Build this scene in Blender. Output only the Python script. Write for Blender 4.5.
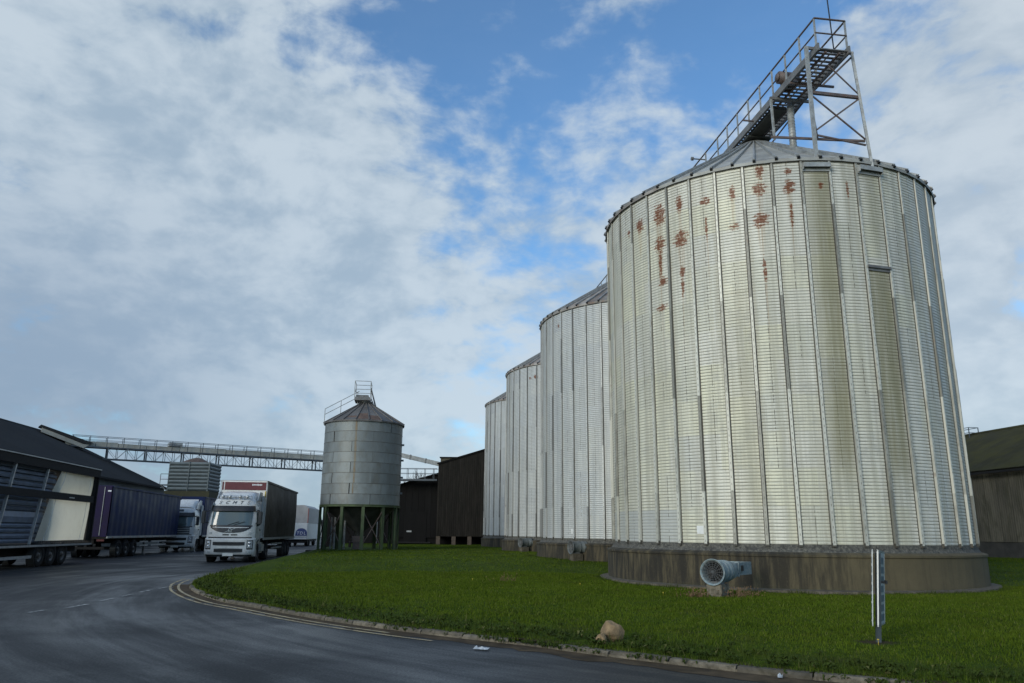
import bpy, bmesh, math, random
import numpy as np
from mathutils import Vector, Matrix
random.seed(7); rng = np.random.default_rng(11)
S = bpy.context.scene
for o in list(bpy.data.objects): bpy.data.objects.remove(o)
COL = S.collection
PI = math.pi; R = math.radians; sin = math.sin; cos = math.cos
EYE = 1.65; GRID = R(7.9017)

# ------------------------------------------------------------------ camera
cam_d = bpy.data.cameras.new('camera'); cam = bpy.data.objects.new('camera', cam_d); COL.objects.link(cam)
PITCH, ROLL, FPX = .2433, .0096, 769.6
fwd = Vector((0, cos(PITCH), sin(PITCH))); rt = Vector((1, 0, 0)); up = Vector((0, -sin(PITCH), cos(PITCH)))
crt = cos(ROLL)*rt + sin(ROLL)*up; cup = -sin(ROLL)*rt + cos(ROLL)*up
m = Matrix((crt, cup, -fwd)).transposed().to_4x4(); m.translation = Vector((0, 0, EYE))
cam.matrix_world = m
cam_d.sensor_width = 36; cam_d.lens = FPX/1024*36; cam_d.clip_start = .1; cam_d.clip_end = 8000
S.camera = cam
S.render.resolution_x = 1024; S.render.resolution_y = 683
S.view_settings.view_transform = 'Standard'; S.view_settings.look = 'None'
S.view_settings.exposure = 0.0; S.view_settings.gamma = 1
def view_dir(x, y):            # sky direction of a point of the photograph, for the cloud map
    d = fwd + crt*((x-512)/FPX) - cup*((y-341.5)/FPX); return d.normalized()

# ------------------------------------------------------------------ node helper
class NT:
    def __init__(s, tree): s.t = tree; s.n = tree.nodes; s.l = tree.links
    def node(s, typ, ins=None, **kw):
        n = s.n.new(typ)
        for k, v in kw.items(): setattr(n, k, v)
        for k, v in (ins or {}).items(): s.put(n.inputs[k], v)
        return n
    def put(s, sock, v):
        if isinstance(v, bpy.types.NodeSocket): s.l.new(v, sock)
        elif isinstance(v, bpy.types.Node): s.l.new(v.outputs[0], sock)
        else:
            if sock.type == 'RGBA' and len(v) == 3: v = (*v, 1)
            sock.default_value = v
    def math(s, op, a, b=0., c=None, clamp=False):
        n = s.n.new('ShaderNodeMath'); n.operation = op; n.use_clamp = clamp
        s.put(n.inputs[0], a); s.put(n.inputs[1], b)
        if c is not None: s.put(n.inputs[2], c)
        return n.outputs[0]
    def mul(s, a, b): return s.math('MULTIPLY', a, b)
    def add(s, a, b): return s.math('ADD', a, b)
    def rng(s, v, a, b, c=0., d=1., smooth=True):
        n = s.n.new('ShaderNodeMapRange'); n.interpolation_type = 'SMOOTHSTEP' if smooth else 'LINEAR'
        for k, q in zip(('Value', 'From Min', 'From Max', 'To Min', 'To Max'), (v, a, b, c, d)): s.put(n.inputs[k], q)
        return n.outputs[0]
    def mix(s, f, a, b, mode='MIX'):
        n = s.n.new('ShaderNodeMix'); n.data_type = 'RGBA'; n.blend_type = mode
        s.put(n.inputs[0], f); s.put(n.inputs[6], a); s.put(n.inputs[7], b)
        return n.outputs[2]
    def noise(s, vec, scale, detail=4., rough=.55, dist=0.):
        n = s.node('ShaderNodeTexNoise', {'Vector': vec, 'Scale': scale, 'Detail': detail, 'Roughness': rough, 'Distortion': dist})
        return n.outputs['Fac']
    def scale(s, vec, xyz, loc=(0, 0, 0)):
        n = s.node('ShaderNodeMapping', {'Vector': vec}); n.inputs['Scale'].default_value = xyz; n.inputs['Location'].default_value = loc
        return n.outputs[0]
    def sep(s, vec): return s.node('ShaderNodeSeparateXYZ', {0: vec}).outputs
    def comb(s, x, y, z): return s.node('ShaderNodeCombineXYZ', {0: x, 1: y, 2: z}).outputs[0]

# ------------------------------------------------------------------ sky and sun
SUN_AZ, SUN_EL = R(38), R(19)             # sun low behind the camera, to its left, veiled by cloud
sun_vec = Vector((-sin(SUN_AZ)*cos(SUN_EL), -cos(SUN_AZ)*cos(SUN_EL), sin(SUN_EL)))
W = bpy.data.worlds.new('World'); S.world = W; W.use_nodes = True
w = NT(W.node_tree); w.n.clear()
sky = w.node('ShaderNodeTexSky', sky_type='NISHITA', sun_disc=False, sun_elevation=SUN_EL,
             sun_rotation=math.atan2(sun_vec.x, sun_vec.y) % (2*PI), altitude=10., air_density=1.0, dust_density=.6, ozone_density=2.0)
vec = w.node('ShaderNodeTexCoord').outputs['Generated']
sx, sy, sz = w.sep(vec)
den = w.add(w.math('MAXIMUM', sz, 0.), .34)
pl = w.comb(w.math('DIVIDE', sx, den), w.math('DIVIDE', sy, den), 0.)      # the cloud layer, seen in perspective
warp = w.node('ShaderNodeTexNoise', {'Vector': pl, 'Scale': 1.3, 'Detail': 3.}).outputs['Color']
plw = w.node('ShaderNodeVectorMath', {0: pl, 1: w.node('ShaderNodeVectorMath', {0: w.node('ShaderNodeVectorMath', {0: warp, 1: (.5, .5, .5)}, operation='SUBTRACT').outputs[0], 1: (.32, .32, .32)}, operation='MULTIPLY').outputs[0]}, operation='ADD').outputs[0]
big = w.noise(w.scale(plw, (1, 1.15, 1), (3.1, 1.7, 0)), 2.1, 4., .52)
dv = w.node('ShaderNodeVectorMath', {0: w.scale(vec, (1., 1., 1.7)), 1: w.node('ShaderNodeVectorMath', {0: w.node('ShaderNodeTexNoise', {'Vector': vec, 'Scale': 4., 'Detail': 3.}).outputs['Color'], 1: (.10, .10, .10)}, operation='MULTIPLY').outputs[0]}, operation='ADD').outputs[0]
fine = w.noise(dv, 19., 7., .56, 0.)        # small puffs, alike in size all over the layer
midn = w.noise(w.scale(dv, (1, 1, 1), (3., 5., 1.)), 7.5, 4., .5, 0.)
bias = None
for (px, py, rad, wt) in [(70, 70, 150, .26), (300, 200, 170, .20), (470, 280, 170, .14), (990, 310, 190, .34), (960, 120, 100, .16), (60, 320, 170, .18), (420, 360, 120, .08), (960, 30, 80, .10),
                          (265, 40, 85, -.20), (150, 70, 40, -.20), (400, 25, 80, -.14), (490, 110, 70, -.16), (560, 175, 85, -.13), (650, 60, 110, -.12), (225, 125, 60, .14), (340, 95, 60, .12), (590, 75, 60, .08), (690, 30, 50, .05), (640, 190, 60, .10),
                          (505, 380, 60, -.12), (5, 152, 22, -.30), (730, 90, 100, -.12), (860, 40, 90, -.10), (330, 100, 70, .05), (268, 212, 26, -.14), (960, 180, 60, -.06), (590, 85, 45, .12)]:
    d = view_dir(px, py); k = (FPX/rad)**2*2
    dot = w.node('ShaderNodeVectorMath', {0: vec, 1: tuple(d)}, operation='DOT_PRODUCT').outputs['Value']
    g = w.mul(w.math('EXPONENT', w.mul(w.math('SUBTRACT', dot, 1.), k/2)), wt)
    bias = g if bias is None else w.add(bias, g)
low = w.rng(sz, 0., .35, .16, 0.)                       # layers close up towards the horizon
dens = w.add(w.add(w.add(big, bias), w.add(w.mul(w.math('SUBTRACT', fine, .5), .80), w.mul(w.math('SUBTRACT', midn, .5), .70))), low)
cover = w.rng(dens, .385, .80, .04, .92)
shade = w.noise(w.scale(dv, (1, 1, 1.2), (11., 5., 0)), 4.2, 5., .55)
shade = w.add(w.add(shade, w.mul(w.math('SUBTRACT', fine, .5), .7)), w.rng(sz, .05, .55, -.02, .04))
ccol = w.mix(w.rng(shade, .30, .68), (3.75, 4.8, 5.85, 1), (5.8, 6.7, 7.45, 1))
ccol = w.mix(w.rng(sx, .12, .55, 0., .30), ccol, (6.5, 6.8, 6.9, 1))
ccol = w.mix(w.mul(w.rng(sx, -.15, -.55, 0., .75), w.rng(sz, .48, .10)), ccol, (2.5, 3.3, 4.5, 1))
SKYGAIN = 1.0
skyc = w.mix(1., sky.outputs[0], (SKYGAIN*1.12, SKYGAIN*1.62, SKYGAIN*1.95, 1), 'MULTIPLY')
col = w.mix(cover, skyc, ccol)
bg = w.node('ShaderNodeBackground', {'Color': col, 'Strength': .1})
out = w.node('ShaderNodeOutputWorld'); w.l.new(bg.outputs[0], out.inputs[0])
sl = bpy.data.lights.new('sun', 'SUN'); sl.energy = 1.9; sl.angle = R(30); sl.color = (1., .94, .82)
sun = bpy.data.objects.new('sun', sl); COL.objects.link(sun)
sun.rotation_euler = (-sun_vec).to_track_quat('-Z', 'Y').to_euler()

# ------------------------------------------------------------------ placing: w across, u along the row of silos
GA = (cos(GRID), sin(GRID))
def W2(wv, u, z=0.): return Vector((wv*GA[0]-u*GA[1], wv*GA[1]+u*GA[0], z))
def to_wu(x, y): return (x*GA[0]+y*GA[1], -x*GA[1]+y*GA[0])
def tag(o, label=None, cat=None, group=None, kind=None):
    if label: o['label'] = label
    if cat: o['category'] = cat
    if group: o['group'] = group
    if kind: o['kind'] = kind
    return o
def thing(name, label, cat, loc, rz=GRID, group=None):
    o = bpy.data.objects.new(name, None); COL.objects.link(o); o.empty_display_size = .3
    o.location = loc; o.rotation_euler = (0, 0, rz)
    return tag(o, label, cat, group)
def link(name, mesh, parent=None, loc=(0, 0, 0), rot=(0, 0, 0), label=None):
    o = bpy.data.objects.new(name, mesh); COL.objects.link(o); o.parent = parent; o.location = loc; o.rotation_euler = rot
    if label: o['label'] = label
    return o
def dup_tree(o, parent=None):
    c = o.copy(); COL.objects.link(c); c.parent = parent
    for ch in list(o.children): dup_tree(ch, c)
    return c

# ------------------------------------------------------------------ mesh builder
class MB:
    def __init__(s): s.v = []; s.f = []; s.mi = []; s.sm = []; s.cur = 0; s.smooth = False
    def add(s, vs, fs):
        b = len(s.v); s.v += [tuple(q) for q in vs]
        for f in fs: s.f.append(tuple(b+i for i in f)); s.mi.append(s.cur); s.sm.append(s.smooth)
        return s
    def box(s, c, d, rot=None):
        x, y, z = (q/2 for q in d)
        vs = [Vector((a*x, b*y, e*z)) for e in (-1, 1) for b in (-1, 1) for a in (-1, 1)]
        if rot is not None: vs = [rot @ q for q in vs]
        c = Vector(c)
        return s.add([q+c for q in vs], [(0, 2, 3, 1), (4, 5, 7, 6), (0, 1, 5, 4), (2, 6, 7, 3), (0, 4, 6, 2), (1, 3, 7, 5)])
    def bx(s, x0, x1, y0, y1, z0, z1): return s.box(((x0+x1)/2, (y0+y1)/2, (z0+z1)/2), (x1-x0, y1-y0, z1-z0))
    def bar(s, p, q, wd, ht=None):             # rectangular bar
        p = Vector(p); q = Vector(q); d = q-p
        r = d.to_track_quat('Y', 'Z').to_matrix()
        return s.box((p+q)/2, (wd, d.length, ht or wd), r)
    def tube(s, p, q, r, n=8, r2=None, caps=True):
        p = Vector(p); q = Vector(q); d = q-p; m = d.to_track_quat('Z', 'X').to_matrix(); r2 = r if r2 is None else r2
        vs = []
        for k in range(n):
            a = 2*PI*k/n; e = m @ Vector((cos(a), sin(a), 0)); vs += [p+e*r, q+e*r2]
        fs = [(2*k, 2*((k+1) % n), 2*((k+1) % n)+1, 2*k+1) for k in range(n)]
        if caps: fs += [tuple(2*k for k in reversed(range(n))), tuple(2*k+1 for k in range(n))]
        return s.add(vs, fs)
    def lathe(s, prof, n=32, axis=None, org=(0, 0, 0), a0=0., a1=2*PI, close=True):     # prof: (r, h)
        m = axis.to_track_quat('Z', 'X').to_matrix() if axis is not None else Matrix.Identity(3)
        o = Vector(org); k = len(prof); full = close and abs(a1-a0-2*PI) < 1e-6
        rows = n if full else n+1; vs = []
        for i in range(rows):
            a = a0+(a1-a0)*i/n
            for r, h in prof: vs.append(m @ Vector((r*cos(a), r*sin(a), h))+o)
        fs = []
        for i in range(n):
            j = (i+1) % rows
            for t in range(k-1): fs.append((i*k+t, j*k+t, j*k+t+1, i*k+t+1))
        return s.add(vs, fs)
    def prism(s, poly, y0, y1, plane='xz'):      # outline extruded along the third axis
        n = len(poly)
        def P(a, b, t): return {'xz': (a, t, b), 'yz': (t, a, b), 'xy': (a, b, t)}[plane]
        vs = [P(a, b, y0) for a, b in poly]+[P(a, b, y1) for a, b in poly]
        fs = [tuple(range(n)), tuple(range(2*n-1, n-1, -1))]+[(i, i+n, (i+1) % n+n, (i+1) % n) for i in range(n)]
        return s.add(vs, fs)
    def grid(s, fn, nu, nv):
        vs = [fn(i/nu, j/nv) for j in range(nv+1) for i in range(nu+1)]
        return s.add(vs, [(j*(nu+1)+i, j*(nu+1)+i+1, (j+1)*(nu+1)+i+1, (j+1)*(nu+1)+i) for j in range(nv) for i in range(nu)])
    def mesh(s, name, mats, fix=True, bevel=0.):
        me = bpy.data.meshes.new(name); me.from_pydata(s.v, [], s.f)
        for q in (mats if isinstance(mats, (list, tuple)) else [mats]): me.materials.append(q)
        me.polygons.foreach_set('material_index', s.mi); me.polygons.foreach_set('use_smooth', s.sm)
        if fix or bevel:
            bm = bmesh.new(); bm.from_mesh(me)
            if bevel:
                bmesh.ops.bevel(bm, geom=list(bm.edges), offset=bevel, segments=2, affect='EDGES', clamp_overlap=True)
            bmesh.ops.recalc_face_normals(bm, faces=bm.faces); bm.to_mesh(me); bm.free()
        me.update(); return me
    def build(s, name, mats, parent=None, label=None, loc=(0, 0, 0), rot=(0, 0, 0), **k):
        return link(name, s.mesh(name, mats, **k), parent, loc, rot, label)
def B(name, mat, parent, *boxes, label=None, bevel=0.):
    b = MB()
    for q in boxes: b.bx(*q)
    return b.build(name, mat, parent, label, bevel=bevel)
def text_mesh(txt, size, mat, shear=0., ext=.004, sx=1.):
    c = bpy.data.curves.new('lettering', 'FONT'); c.body = txt; c.size = size; c.align_x = 'CENTER'; c.align_y = 'CENTER'; c.extrude = ext; c.shear = shear
    t = bpy.data.objects.new('lettering', c); COL.objects.link(t)
    dg = bpy.context.evaluated_depsgraph_get(); me = bpy.data.meshes.new_from_object(t.evaluated_get(dg))
    bpy.data.objects.remove(t); bpy.data.curves.remove(c); me.materials.clear(); me.materials.append(mat)
    return me

# ------------------------------------------------------------------ materials
def mat(name, color, rough=.6, metal=0., var=.12, scale=3., dirt=None, dirt_amt=.0, bump=0., bscale=40., stretch=(1, 1, 1), spec=.5, coat=0., islandvar=0.):
    m = bpy.data.materials.new(name); m.use_nodes = True; t = NT(m.node_tree); p = t.n['Principled BSDF']
    tc = t.node('ShaderNodeTexCoord').outputs['Object']; rnd = t.node('ShaderNodeObjectInfo').outputs['Random']
    v = t.node('ShaderNodeVectorMath', {0: tc, 1: t.comb(t.mul(rnd, 37.), t.mul(rnd, 91.), t.mul(rnd, 53.))}, operation='ADD').outputs[0]
    v = t.scale(v, stretch)
    n1 = t.noise(v, scale, 6.); c = tuple(color[:3])
    lo = tuple(q*(1-var) for q in c); hi = tuple(min(1, q*(1+var)) for q in c)
    col = t.mix(t.rng(n1, .3, .7), lo, hi)
    if islandvar:
        k = t.rng(rnd, 0., 1., 1-islandvar, 1+islandvar, False); col = t.mix(1., col, t.comb(k, k, k), 'MULTIPLY')
    if dirt:
        n2 = t.noise(v, scale*1.9, 8., .65, .4); col = t.mix(t.mul(t.rng(n2, .42, .72), dirt_amt), col, dirt)
    t.put(p.inputs['Base Color'], col); p.inputs['Metallic'].default_value = metal
    t.put(p.inputs['Roughness'], t.rng(n1, .2, .8, max(.02, rough-.1), min(1, rough+.1))); p.inputs['Specular IOR Level'].default_value = spec
    if coat: p.inputs['Coat Weight'].default_value = coat; p.inputs['Coat Roughness'].default_value = .1
    if bump:
        bn = t.node('ShaderNodeBump', {'Strength': bump, 'Distance': .02, 'Height': t.noise(v, bscale, 5.)}); t.l.new(bn.outputs[0], p.inputs['Normal'])
    return m
M = {}
M['galv'] = mat('galvanised', (.34, .35, .34), .5, .25, .2, 4, (.16, .13, .10), .5)
M['galv_dark'] = mat('weathered_steel', (.16, .165, .165), .55, .2, .25, 4, (.16, .09, .05), .4)
M['galv_mid'] = mat('shadow_and_joint_galv', (.075, .07, .058), .7, .15, .25, 4, (.12, .09, .06), .5)  # dark steel for lap joints and painted shadow lines beside stiffeners
M['steel_brown'] = mat('primed_steel', (.11, .09, .085), .6, .1, .25, 5, (.17, .07, .03), .5)
M['dark'] = mat('dark_rubber', (.018, .018, .019), .75, 0, .2, 5)
M['black'] = mat('black_plastic', (.02, .021, .023), .45, 0, .2, 5)
M['tyre'] = mat('tyre_rubber', (.013, .013, .013), .9, 0, .25, 8, (.04, .035, .03), .4, spec=.25)
M['rim'] = mat('wheel_steel', (.07, .07, .068), .45, .3, .15, 6, (.08, .06, .05), .5)
M['white_paint'] = mat('white_lorry_paint', (.62, .63, .62), .3, 0, .04, 2, (.36, .34, .30), .35, coat=.3)
M['white_plain'] = mat('white_board', (.72, .72, .70), .5, 0, .05, 3, (.4, .38, .32), .3)
M['grey_fairing'] = mat('grey_fairing', (.42, .45, .47), .4, 0, .06, 2, (.2, .18, .15), .3)
M['navy'] = mat('navy_curtain', (.0030, .0135, .066), .5, 0, .25, 1.2, (.007, .017, .048), .4, bump=.12, bscale=9, spec=.22)
M['purple'] = mat('violet_doors', (.011, .005, .042), .5, 0, .15, 2, (.012, .009, .02), .4, spec=.2)
M['curtain_brown'] = mat('grey_brown_curtain', (.036, .030, .027), .45, 0, .3, .9, (.085, .075, .068), .5, bump=.15, bscale=6, spec=.4)
M['maroon'] = mat('maroon_panel', (.115, .022, .026), .5, 0, .1, 3)
M['chassis'] = mat('dark_chassis', (.015, .0145, .0145), .8, 0, .3, 5, (.035, .028, .023), .4, spec=.25)
M['alu'] = mat('aluminium_rail', (.45, .46, .46), .4, .5, .1, 4, (.12, .11, .1), .4)
def sheet_mat():
    m = mat('cream_tarpaulin', (.86, .83, .70), .6, 0, .05, 1.5, (.55, .50, .38), .3); t = NT(m.node_tree); p = t.n['Principled BSDF']; o = t.n['Material Output']
    tr = t.node('ShaderNodeBsdfTranslucent', {'Color': (.86, .83, .70)}); mx = t.node('ShaderNodeMixShader', {0: .5, 1: p.outputs[0], 2: tr.outputs[0]}); t.l.new(mx.outputs[0], o.inputs[0]); return m      # thin PVC lets light through
M['cream'] = sheet_mat() #, (.84, .80, .68), .6, 0, .05, 1.5, (.55, .50, .38), .3)
M['load_grey'] = mat('pleated_grey_sheet', (.10, .125, .17), .5, .1, .25, 2.5, islandvar=.3)
M['plate'] = mat('number_plate', (.70, .70, .66), .4, 0, .05, 5)
M['logo_blue'] = mat('logo_blue', (.05, .07, .19), .5, 0, .1, 5)
M['red'] = mat('faded_red_print', (.30, .09, .08), .5, 0, .1, 5)
M['yellow'] = mat('yellow_tag', (.60, .42, .04), .5, 0, .1, 5)
M['orange_lens'] = mat('amber_lens', (.55, .18, .02), .25, 0, .05, 5)
M['red_lens'] = mat('red_lens', (.09, .01, .01), .25, 0, .05, 5)
M['lens'] = mat('clear_lens', (.50, .53, .55), .12, .2, .2, 12, (.1, .1, .1), .5)
M['lead'] = mat('lettering_dark', (.045, .05, .06), .5, 0, .05, 5)
M['print_white'] = mat('lettering_white', (.75, .76, .78), .5, 0, .05, 5)
M['chrome'] = mat('bright_trim', (.62, .63, .64), .25, .7, .05, 5)
M['wood_brown'] = mat('brown_cladding', (.024, .021, .018), .85, 0, .35, 1.3, (.012, .013, .009), .6, stretch=(2, 2, .35), islandvar=.08, spec=.18)
M['wood_dark'] = mat('dark_cladding', (.0095, .009, .0088), .9, 0, .25, 1.5, stretch=(2, 2, .4), islandvar=.15, spec=.15)
M['fibre_wall'] = mat('weathered_fibre_cement', (.095, .085, .062), .9, 0, .3, .8, (.030, .030, .014), .6, stretch=(1.4, 1.4, .5), islandvar=.1)
M['moss_roof'] = mat('mossy_fibre_roof', (.032, .031, .008), .95, 0, .35, .7, (.038, .036, .024), .5, bump=.3, bscale=14, islandvar=.1)
M['slate_roof'] = mat('dark_sheet_roof', (.021, .022, .023), .8, 0, .25, .6, (.035, .034, .03), .4, stretch=(1, .4, 1), spec=.3, islandvar=.14)
M['shed_wall'] = mat('grey_shed_wall', (.085, .095, .095), .7, 0, .15, .7, (.045, .05, .05), .4, islandvar=.08)
M['bin_panel'] = mat('grey_bin_sheet', (.105, .13, .135), .5, .15, .14, 2.2, (.12, .12, .10), .4, islandvar=.1)
M['olive'] = mat('mossy_frame', (.055, .052, .024), .85, 0, .25, 2.5, (.03, .03, .02), .4)
M['grain'] = mat('rusty_heaped_grain', (.10, .072, .06), .9, 0, .3, 3, bump=.4, bscale=30)
M['green_steel'] = mat('algae_green_steel', (.075, .105, .045), .7, 0, .3, 2.2, (.05, .045, .03), .5, stretch=(1, 1, .6))
M['green_dark'] = mat('dark_green_steel', (.035, .050, .028), .75, 0, .3, 2.5, (.03, .02, .015), .4)
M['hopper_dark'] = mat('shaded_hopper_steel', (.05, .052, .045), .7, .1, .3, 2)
M['cream_steel'] = mat('cream_conveyor_casing', (.40, .39, .34), .6, 0, .12, 1.2, (.26, .22, .15), .5, islandvar=.12)
M['blue_steel'] = mat('dull_blue_steel', (.07, .085, .10), .6, .1, .2, 3, (.08, .05, .03), .3)
M['kerb'] = mat('kerb_concrete', (.135, .115, .085), .95, 0, .3, 5, (.045, .038, .022), .9, bump=.3, bscale=50, islandvar=.35)
M['stone'] = mat('sandstone', (.25, .17, .09), .95, 0, .3, 7, (.12, .09, .05), .7, bump=.8, bscale=14)
M['bark'] = mat('bare_bark', (.05, .042, .036), .9, 0, .2, 5)
M['post_blue'] = mat('sign_post_steel', (.070, .085, .092), .5, .2, .15, 6)
M['sign_board'] = mat('sign_board', (.46, .48, .48), .5, 0, .1, 5, (.25, .26, .24), .4)
M['sign_ink'] = mat('sign_print', (.10, .14, .18), .5, 0, .2, 9)
M['far_grey'] = mat('far_building', (.22, .24, .25), .8, 0, .2, .3)
M['far_box'] = mat('grey_lorry_box', (.46, .44, .42), .6, 0, .08, 1.0, (.25, .24, .22), .4)
def fan_mat():
    return mat('flaking_blue_paint', (.17, .225, .24), .6, .1, .2, 7, (.34, .35, .34), .9)
M['fan'] = fan_mat(); M['fan_dark'] = mat('dull_fan_steel', (.085, .10, .10), .6, .1, .3, 7, (.20, .20, .19), .6)
def glass(name='tinted_glass', col=(.03, .045, .05), rough=.05):
    m = bpy.data.materials.new(name); m.use_nodes = True; t = NT(m.node_tree); p = t.n['Principled BSDF']
    p.inputs['Base Color'].default_value = (*col, 1); p.inputs['Roughness'].default_value = rough; p.inputs['Specular IOR Level'].default_value = .9
    return m
M['glass'] = glass()
M['windscreen'] = glass('windscreen_glass', (.085, .115, .115), .06)

def silo_wall_mat(name, base, warm, grey, root, rust=(), algae=(), lowband=False, edge_grey=True, dirt=.5):
    m = bpy.data.materials.new(name); m.use_nodes = True; t = NT(m.node_tree); p = t.n['Principled BSDF']
    so = t.node('ShaderNodeTexCoord'); so.object = root; sv = so.outputs['Object']           # silo space: angle and height
    ov = t.node('ShaderNodeTexCoord').outputs['Object']; rnd = t.node('ShaderNodeObjectInfo').outputs['Random']
    X, Y, Z = t.sep(sv); lx, ly, lz = t.sep(ov)
    ang = t.mul(t.math('ARCTAN2', X, t.mul(Y, -1.)), 180/PI)
    tier = t.math('FLOOR', t.math('DIVIDE', t.math('SUBTRACT', Z, 1.4), 1.0665))
    wn = t.node('ShaderNodeTexWhiteNoise', {'Vector': t.comb(t.math('FLOOR', t.math('ADD', t.math('DIVIDE', ang, 17.143), t.mul(tier, .5))), tier, 3.)}, noise_dimensions='3D').outputs['Value']
    wn2 = t.node('ShaderNodeTexWhiteNoise', {'Vector': t.comb(t.math('FLOOR', t.math('ADD', t.math('DIVIDE', ang, 8.571), .68)), tier, 9.)}, noise_dimensions='3D').outputs['Value']
    c = t.mix(t.rng(wn, .15, .85), base, warm)
    c = t.mix(t.mul(t.math('GREATER_THAN', wn2, .80), .45), c, grey)
    n1 = t.noise(t.scale(sv, (.5, .5, .35)), 1.6, 6., .6)
    c = t.mix(t.rng(n1, .45, .75, 0., .5), c, grey)
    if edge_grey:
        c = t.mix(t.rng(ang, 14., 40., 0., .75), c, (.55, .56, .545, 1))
    # streaks running down, dust held on the corrugations
    st = t.noise(t.comb(t.mul(ang, .55), 0., t.mul(Z, .16)), 1.6, 6., .7)
    c = t.mix(t.rng(st, .50, .74, 0., dirt), c, (.235, .22, .165, 1))
    gr = t.noise(t.scale(sv, (3, 3, 14)), 2.2, 5., .7)
    c = t.mix(t.rng(gr, .5, .8, 0., .5), c, (.38, .36, .27, 1))
    # grooves of the corrugation painted darker for dirt and shade; broad grey-green run-off
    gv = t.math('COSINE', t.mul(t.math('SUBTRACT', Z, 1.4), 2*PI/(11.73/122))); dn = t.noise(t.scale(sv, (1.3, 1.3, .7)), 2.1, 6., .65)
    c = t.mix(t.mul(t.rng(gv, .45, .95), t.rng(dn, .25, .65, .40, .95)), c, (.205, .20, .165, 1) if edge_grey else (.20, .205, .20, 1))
    ro = t.noise(t.comb(t.mul(ang, .22), 4., t.mul(Z, .07)), 1.5, 7., .68)
    c = t.mix(t.rng(ro, .40, .66, 0., .72), c, (.40, .38, .30, 1) if edge_grey else (.37, .38, .375, 1)); mo = t.noise(t.scale(sv, (1.1, 1.1, 1.6), (4, 2, 1)), 1.7, 7., .7); c = t.mix(t.rng(mo, .50, .72, 0., .5), c, (.36, .355, .315, 1) if edge_grey else (.36, .365, .36, 1))
    sp = t.noise(t.scale(sv, (5, 5, 3)), 3., 4., .7); c = t.mix(t.rng(sp, .62, .74, 0., .6), c, (.24, .21, .15, 1))
    if lowband:
        c = t.mix(t.mul(t.rng(Z, 2.40, 2.36), t.mul(t.rng(ang, -47., -49.), .7)), c, (.40, .41, .40, 1))
    # bolted seam of the sheets: broken dark line down the middle of some strips
    sm = t.mul(t.math('LESS_THAN', t.math('ABSOLUTE', lx), .012), t.math('GREATER_THAN', wn2, .58))
    sm = t.mul(sm, t.rng(t.noise(t.comb(t.mul(rnd, 77.), 0., lz), 9., 3.), .40, .55))
    c = t.mix(t.mul(sm, .75), c, (.085, .07, .05, 1))
    for (a0, a1, z0, z1, amt) in algae:
        e = t.mul(t.mul(t.rng(ang, a0, a0+3.8), t.rng(ang, a1+.6, a1-2.4)), t.mul(t.rng(Z, z0, z0+1.5), t.rng(Z, z1+.05, z1-.05)))
        k = t.noise(t.comb(t.mul(ang, .5), 2., t.mul(Z, .25)), 2., 5., .65)
        c = t.mix(t.mul(t.mul(e, t.rng(k, .05, .62, .25, 1.)), amt*.85), c, (.215, .195, .105, 1))
    if rust:
        rn = t.noise(t.comb(t.mul(ang, .5), 0., t.mul(Z, 3.6)), 2.4, 8., .75)
        band = t.noise(t.comb(t.mul(ang, .12), 7., t.mul(Z, 9.)), 2.4, 3., .6)
        tot = None; run = None
        for (a, z, wa, hz) in rust:
            da = t.math('DIVIDE', t.math('SUBTRACT', ang, a), wa*.92); dz = t.math('DIVIDE', t.math('SUBTRACT', Z, z), hz)
            r2 = t.add(t.mul(da, da), t.mul(dz, dz)); f = t.math('SUBTRACT', 1., r2)
            tot = f if tot is None else t.math('MAXIMUM', tot, f)
            if hz >= .26:                                   # thin run-off below the bigger spots
                dn_ = t.math('MINIMUM', dz, 0.); q_ = t.math('SUBTRACT', 1., t.add(t.mul(t.mul(da, da), 3.), t.add(t.mul(t.mul(dn_, dn_), .035), t.mul(t.math('GREATER_THAN', dz, .2), 9.))))
                run = q_ if run is None else t.math('MAXIMUM', run, q_)
        if run is not None: c = t.mix(t.mul(t.rng(run, 0., .8), t.rng(t.noise(t.comb(t.mul(ang, 1.6), 1., t.mul(Z, .3)), 2., 5., .6), .38, .62, 0., .55)), c, (.34, .22, .11, 1))
        f = t.add(t.add(tot, t.mul(t.math('SUBTRACT', rn, .5), 5.0)), t.mul(t.math('SUBTRACT', band, .5), 3.6))
        f = t.mul(t.rng(f, .15, .75), t.rng(tot, -2.2, -.4))
        rc = t.mix(t.rng(f, .35, 1.), (.30, .12, .022, 1), (.155, .040, .006, 1))
        c = t.mix(t.mul(f, .92), c, rc)
    t.put(p.inputs['Base Color'], c)
    t.put(p.inputs['Roughness'], t.rng(n1, .3, .7, .42, .62)); p.inputs['Metallic'].default_value = .04; p.inputs['Specular IOR Level'].default_value = .45
    return m
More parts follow.
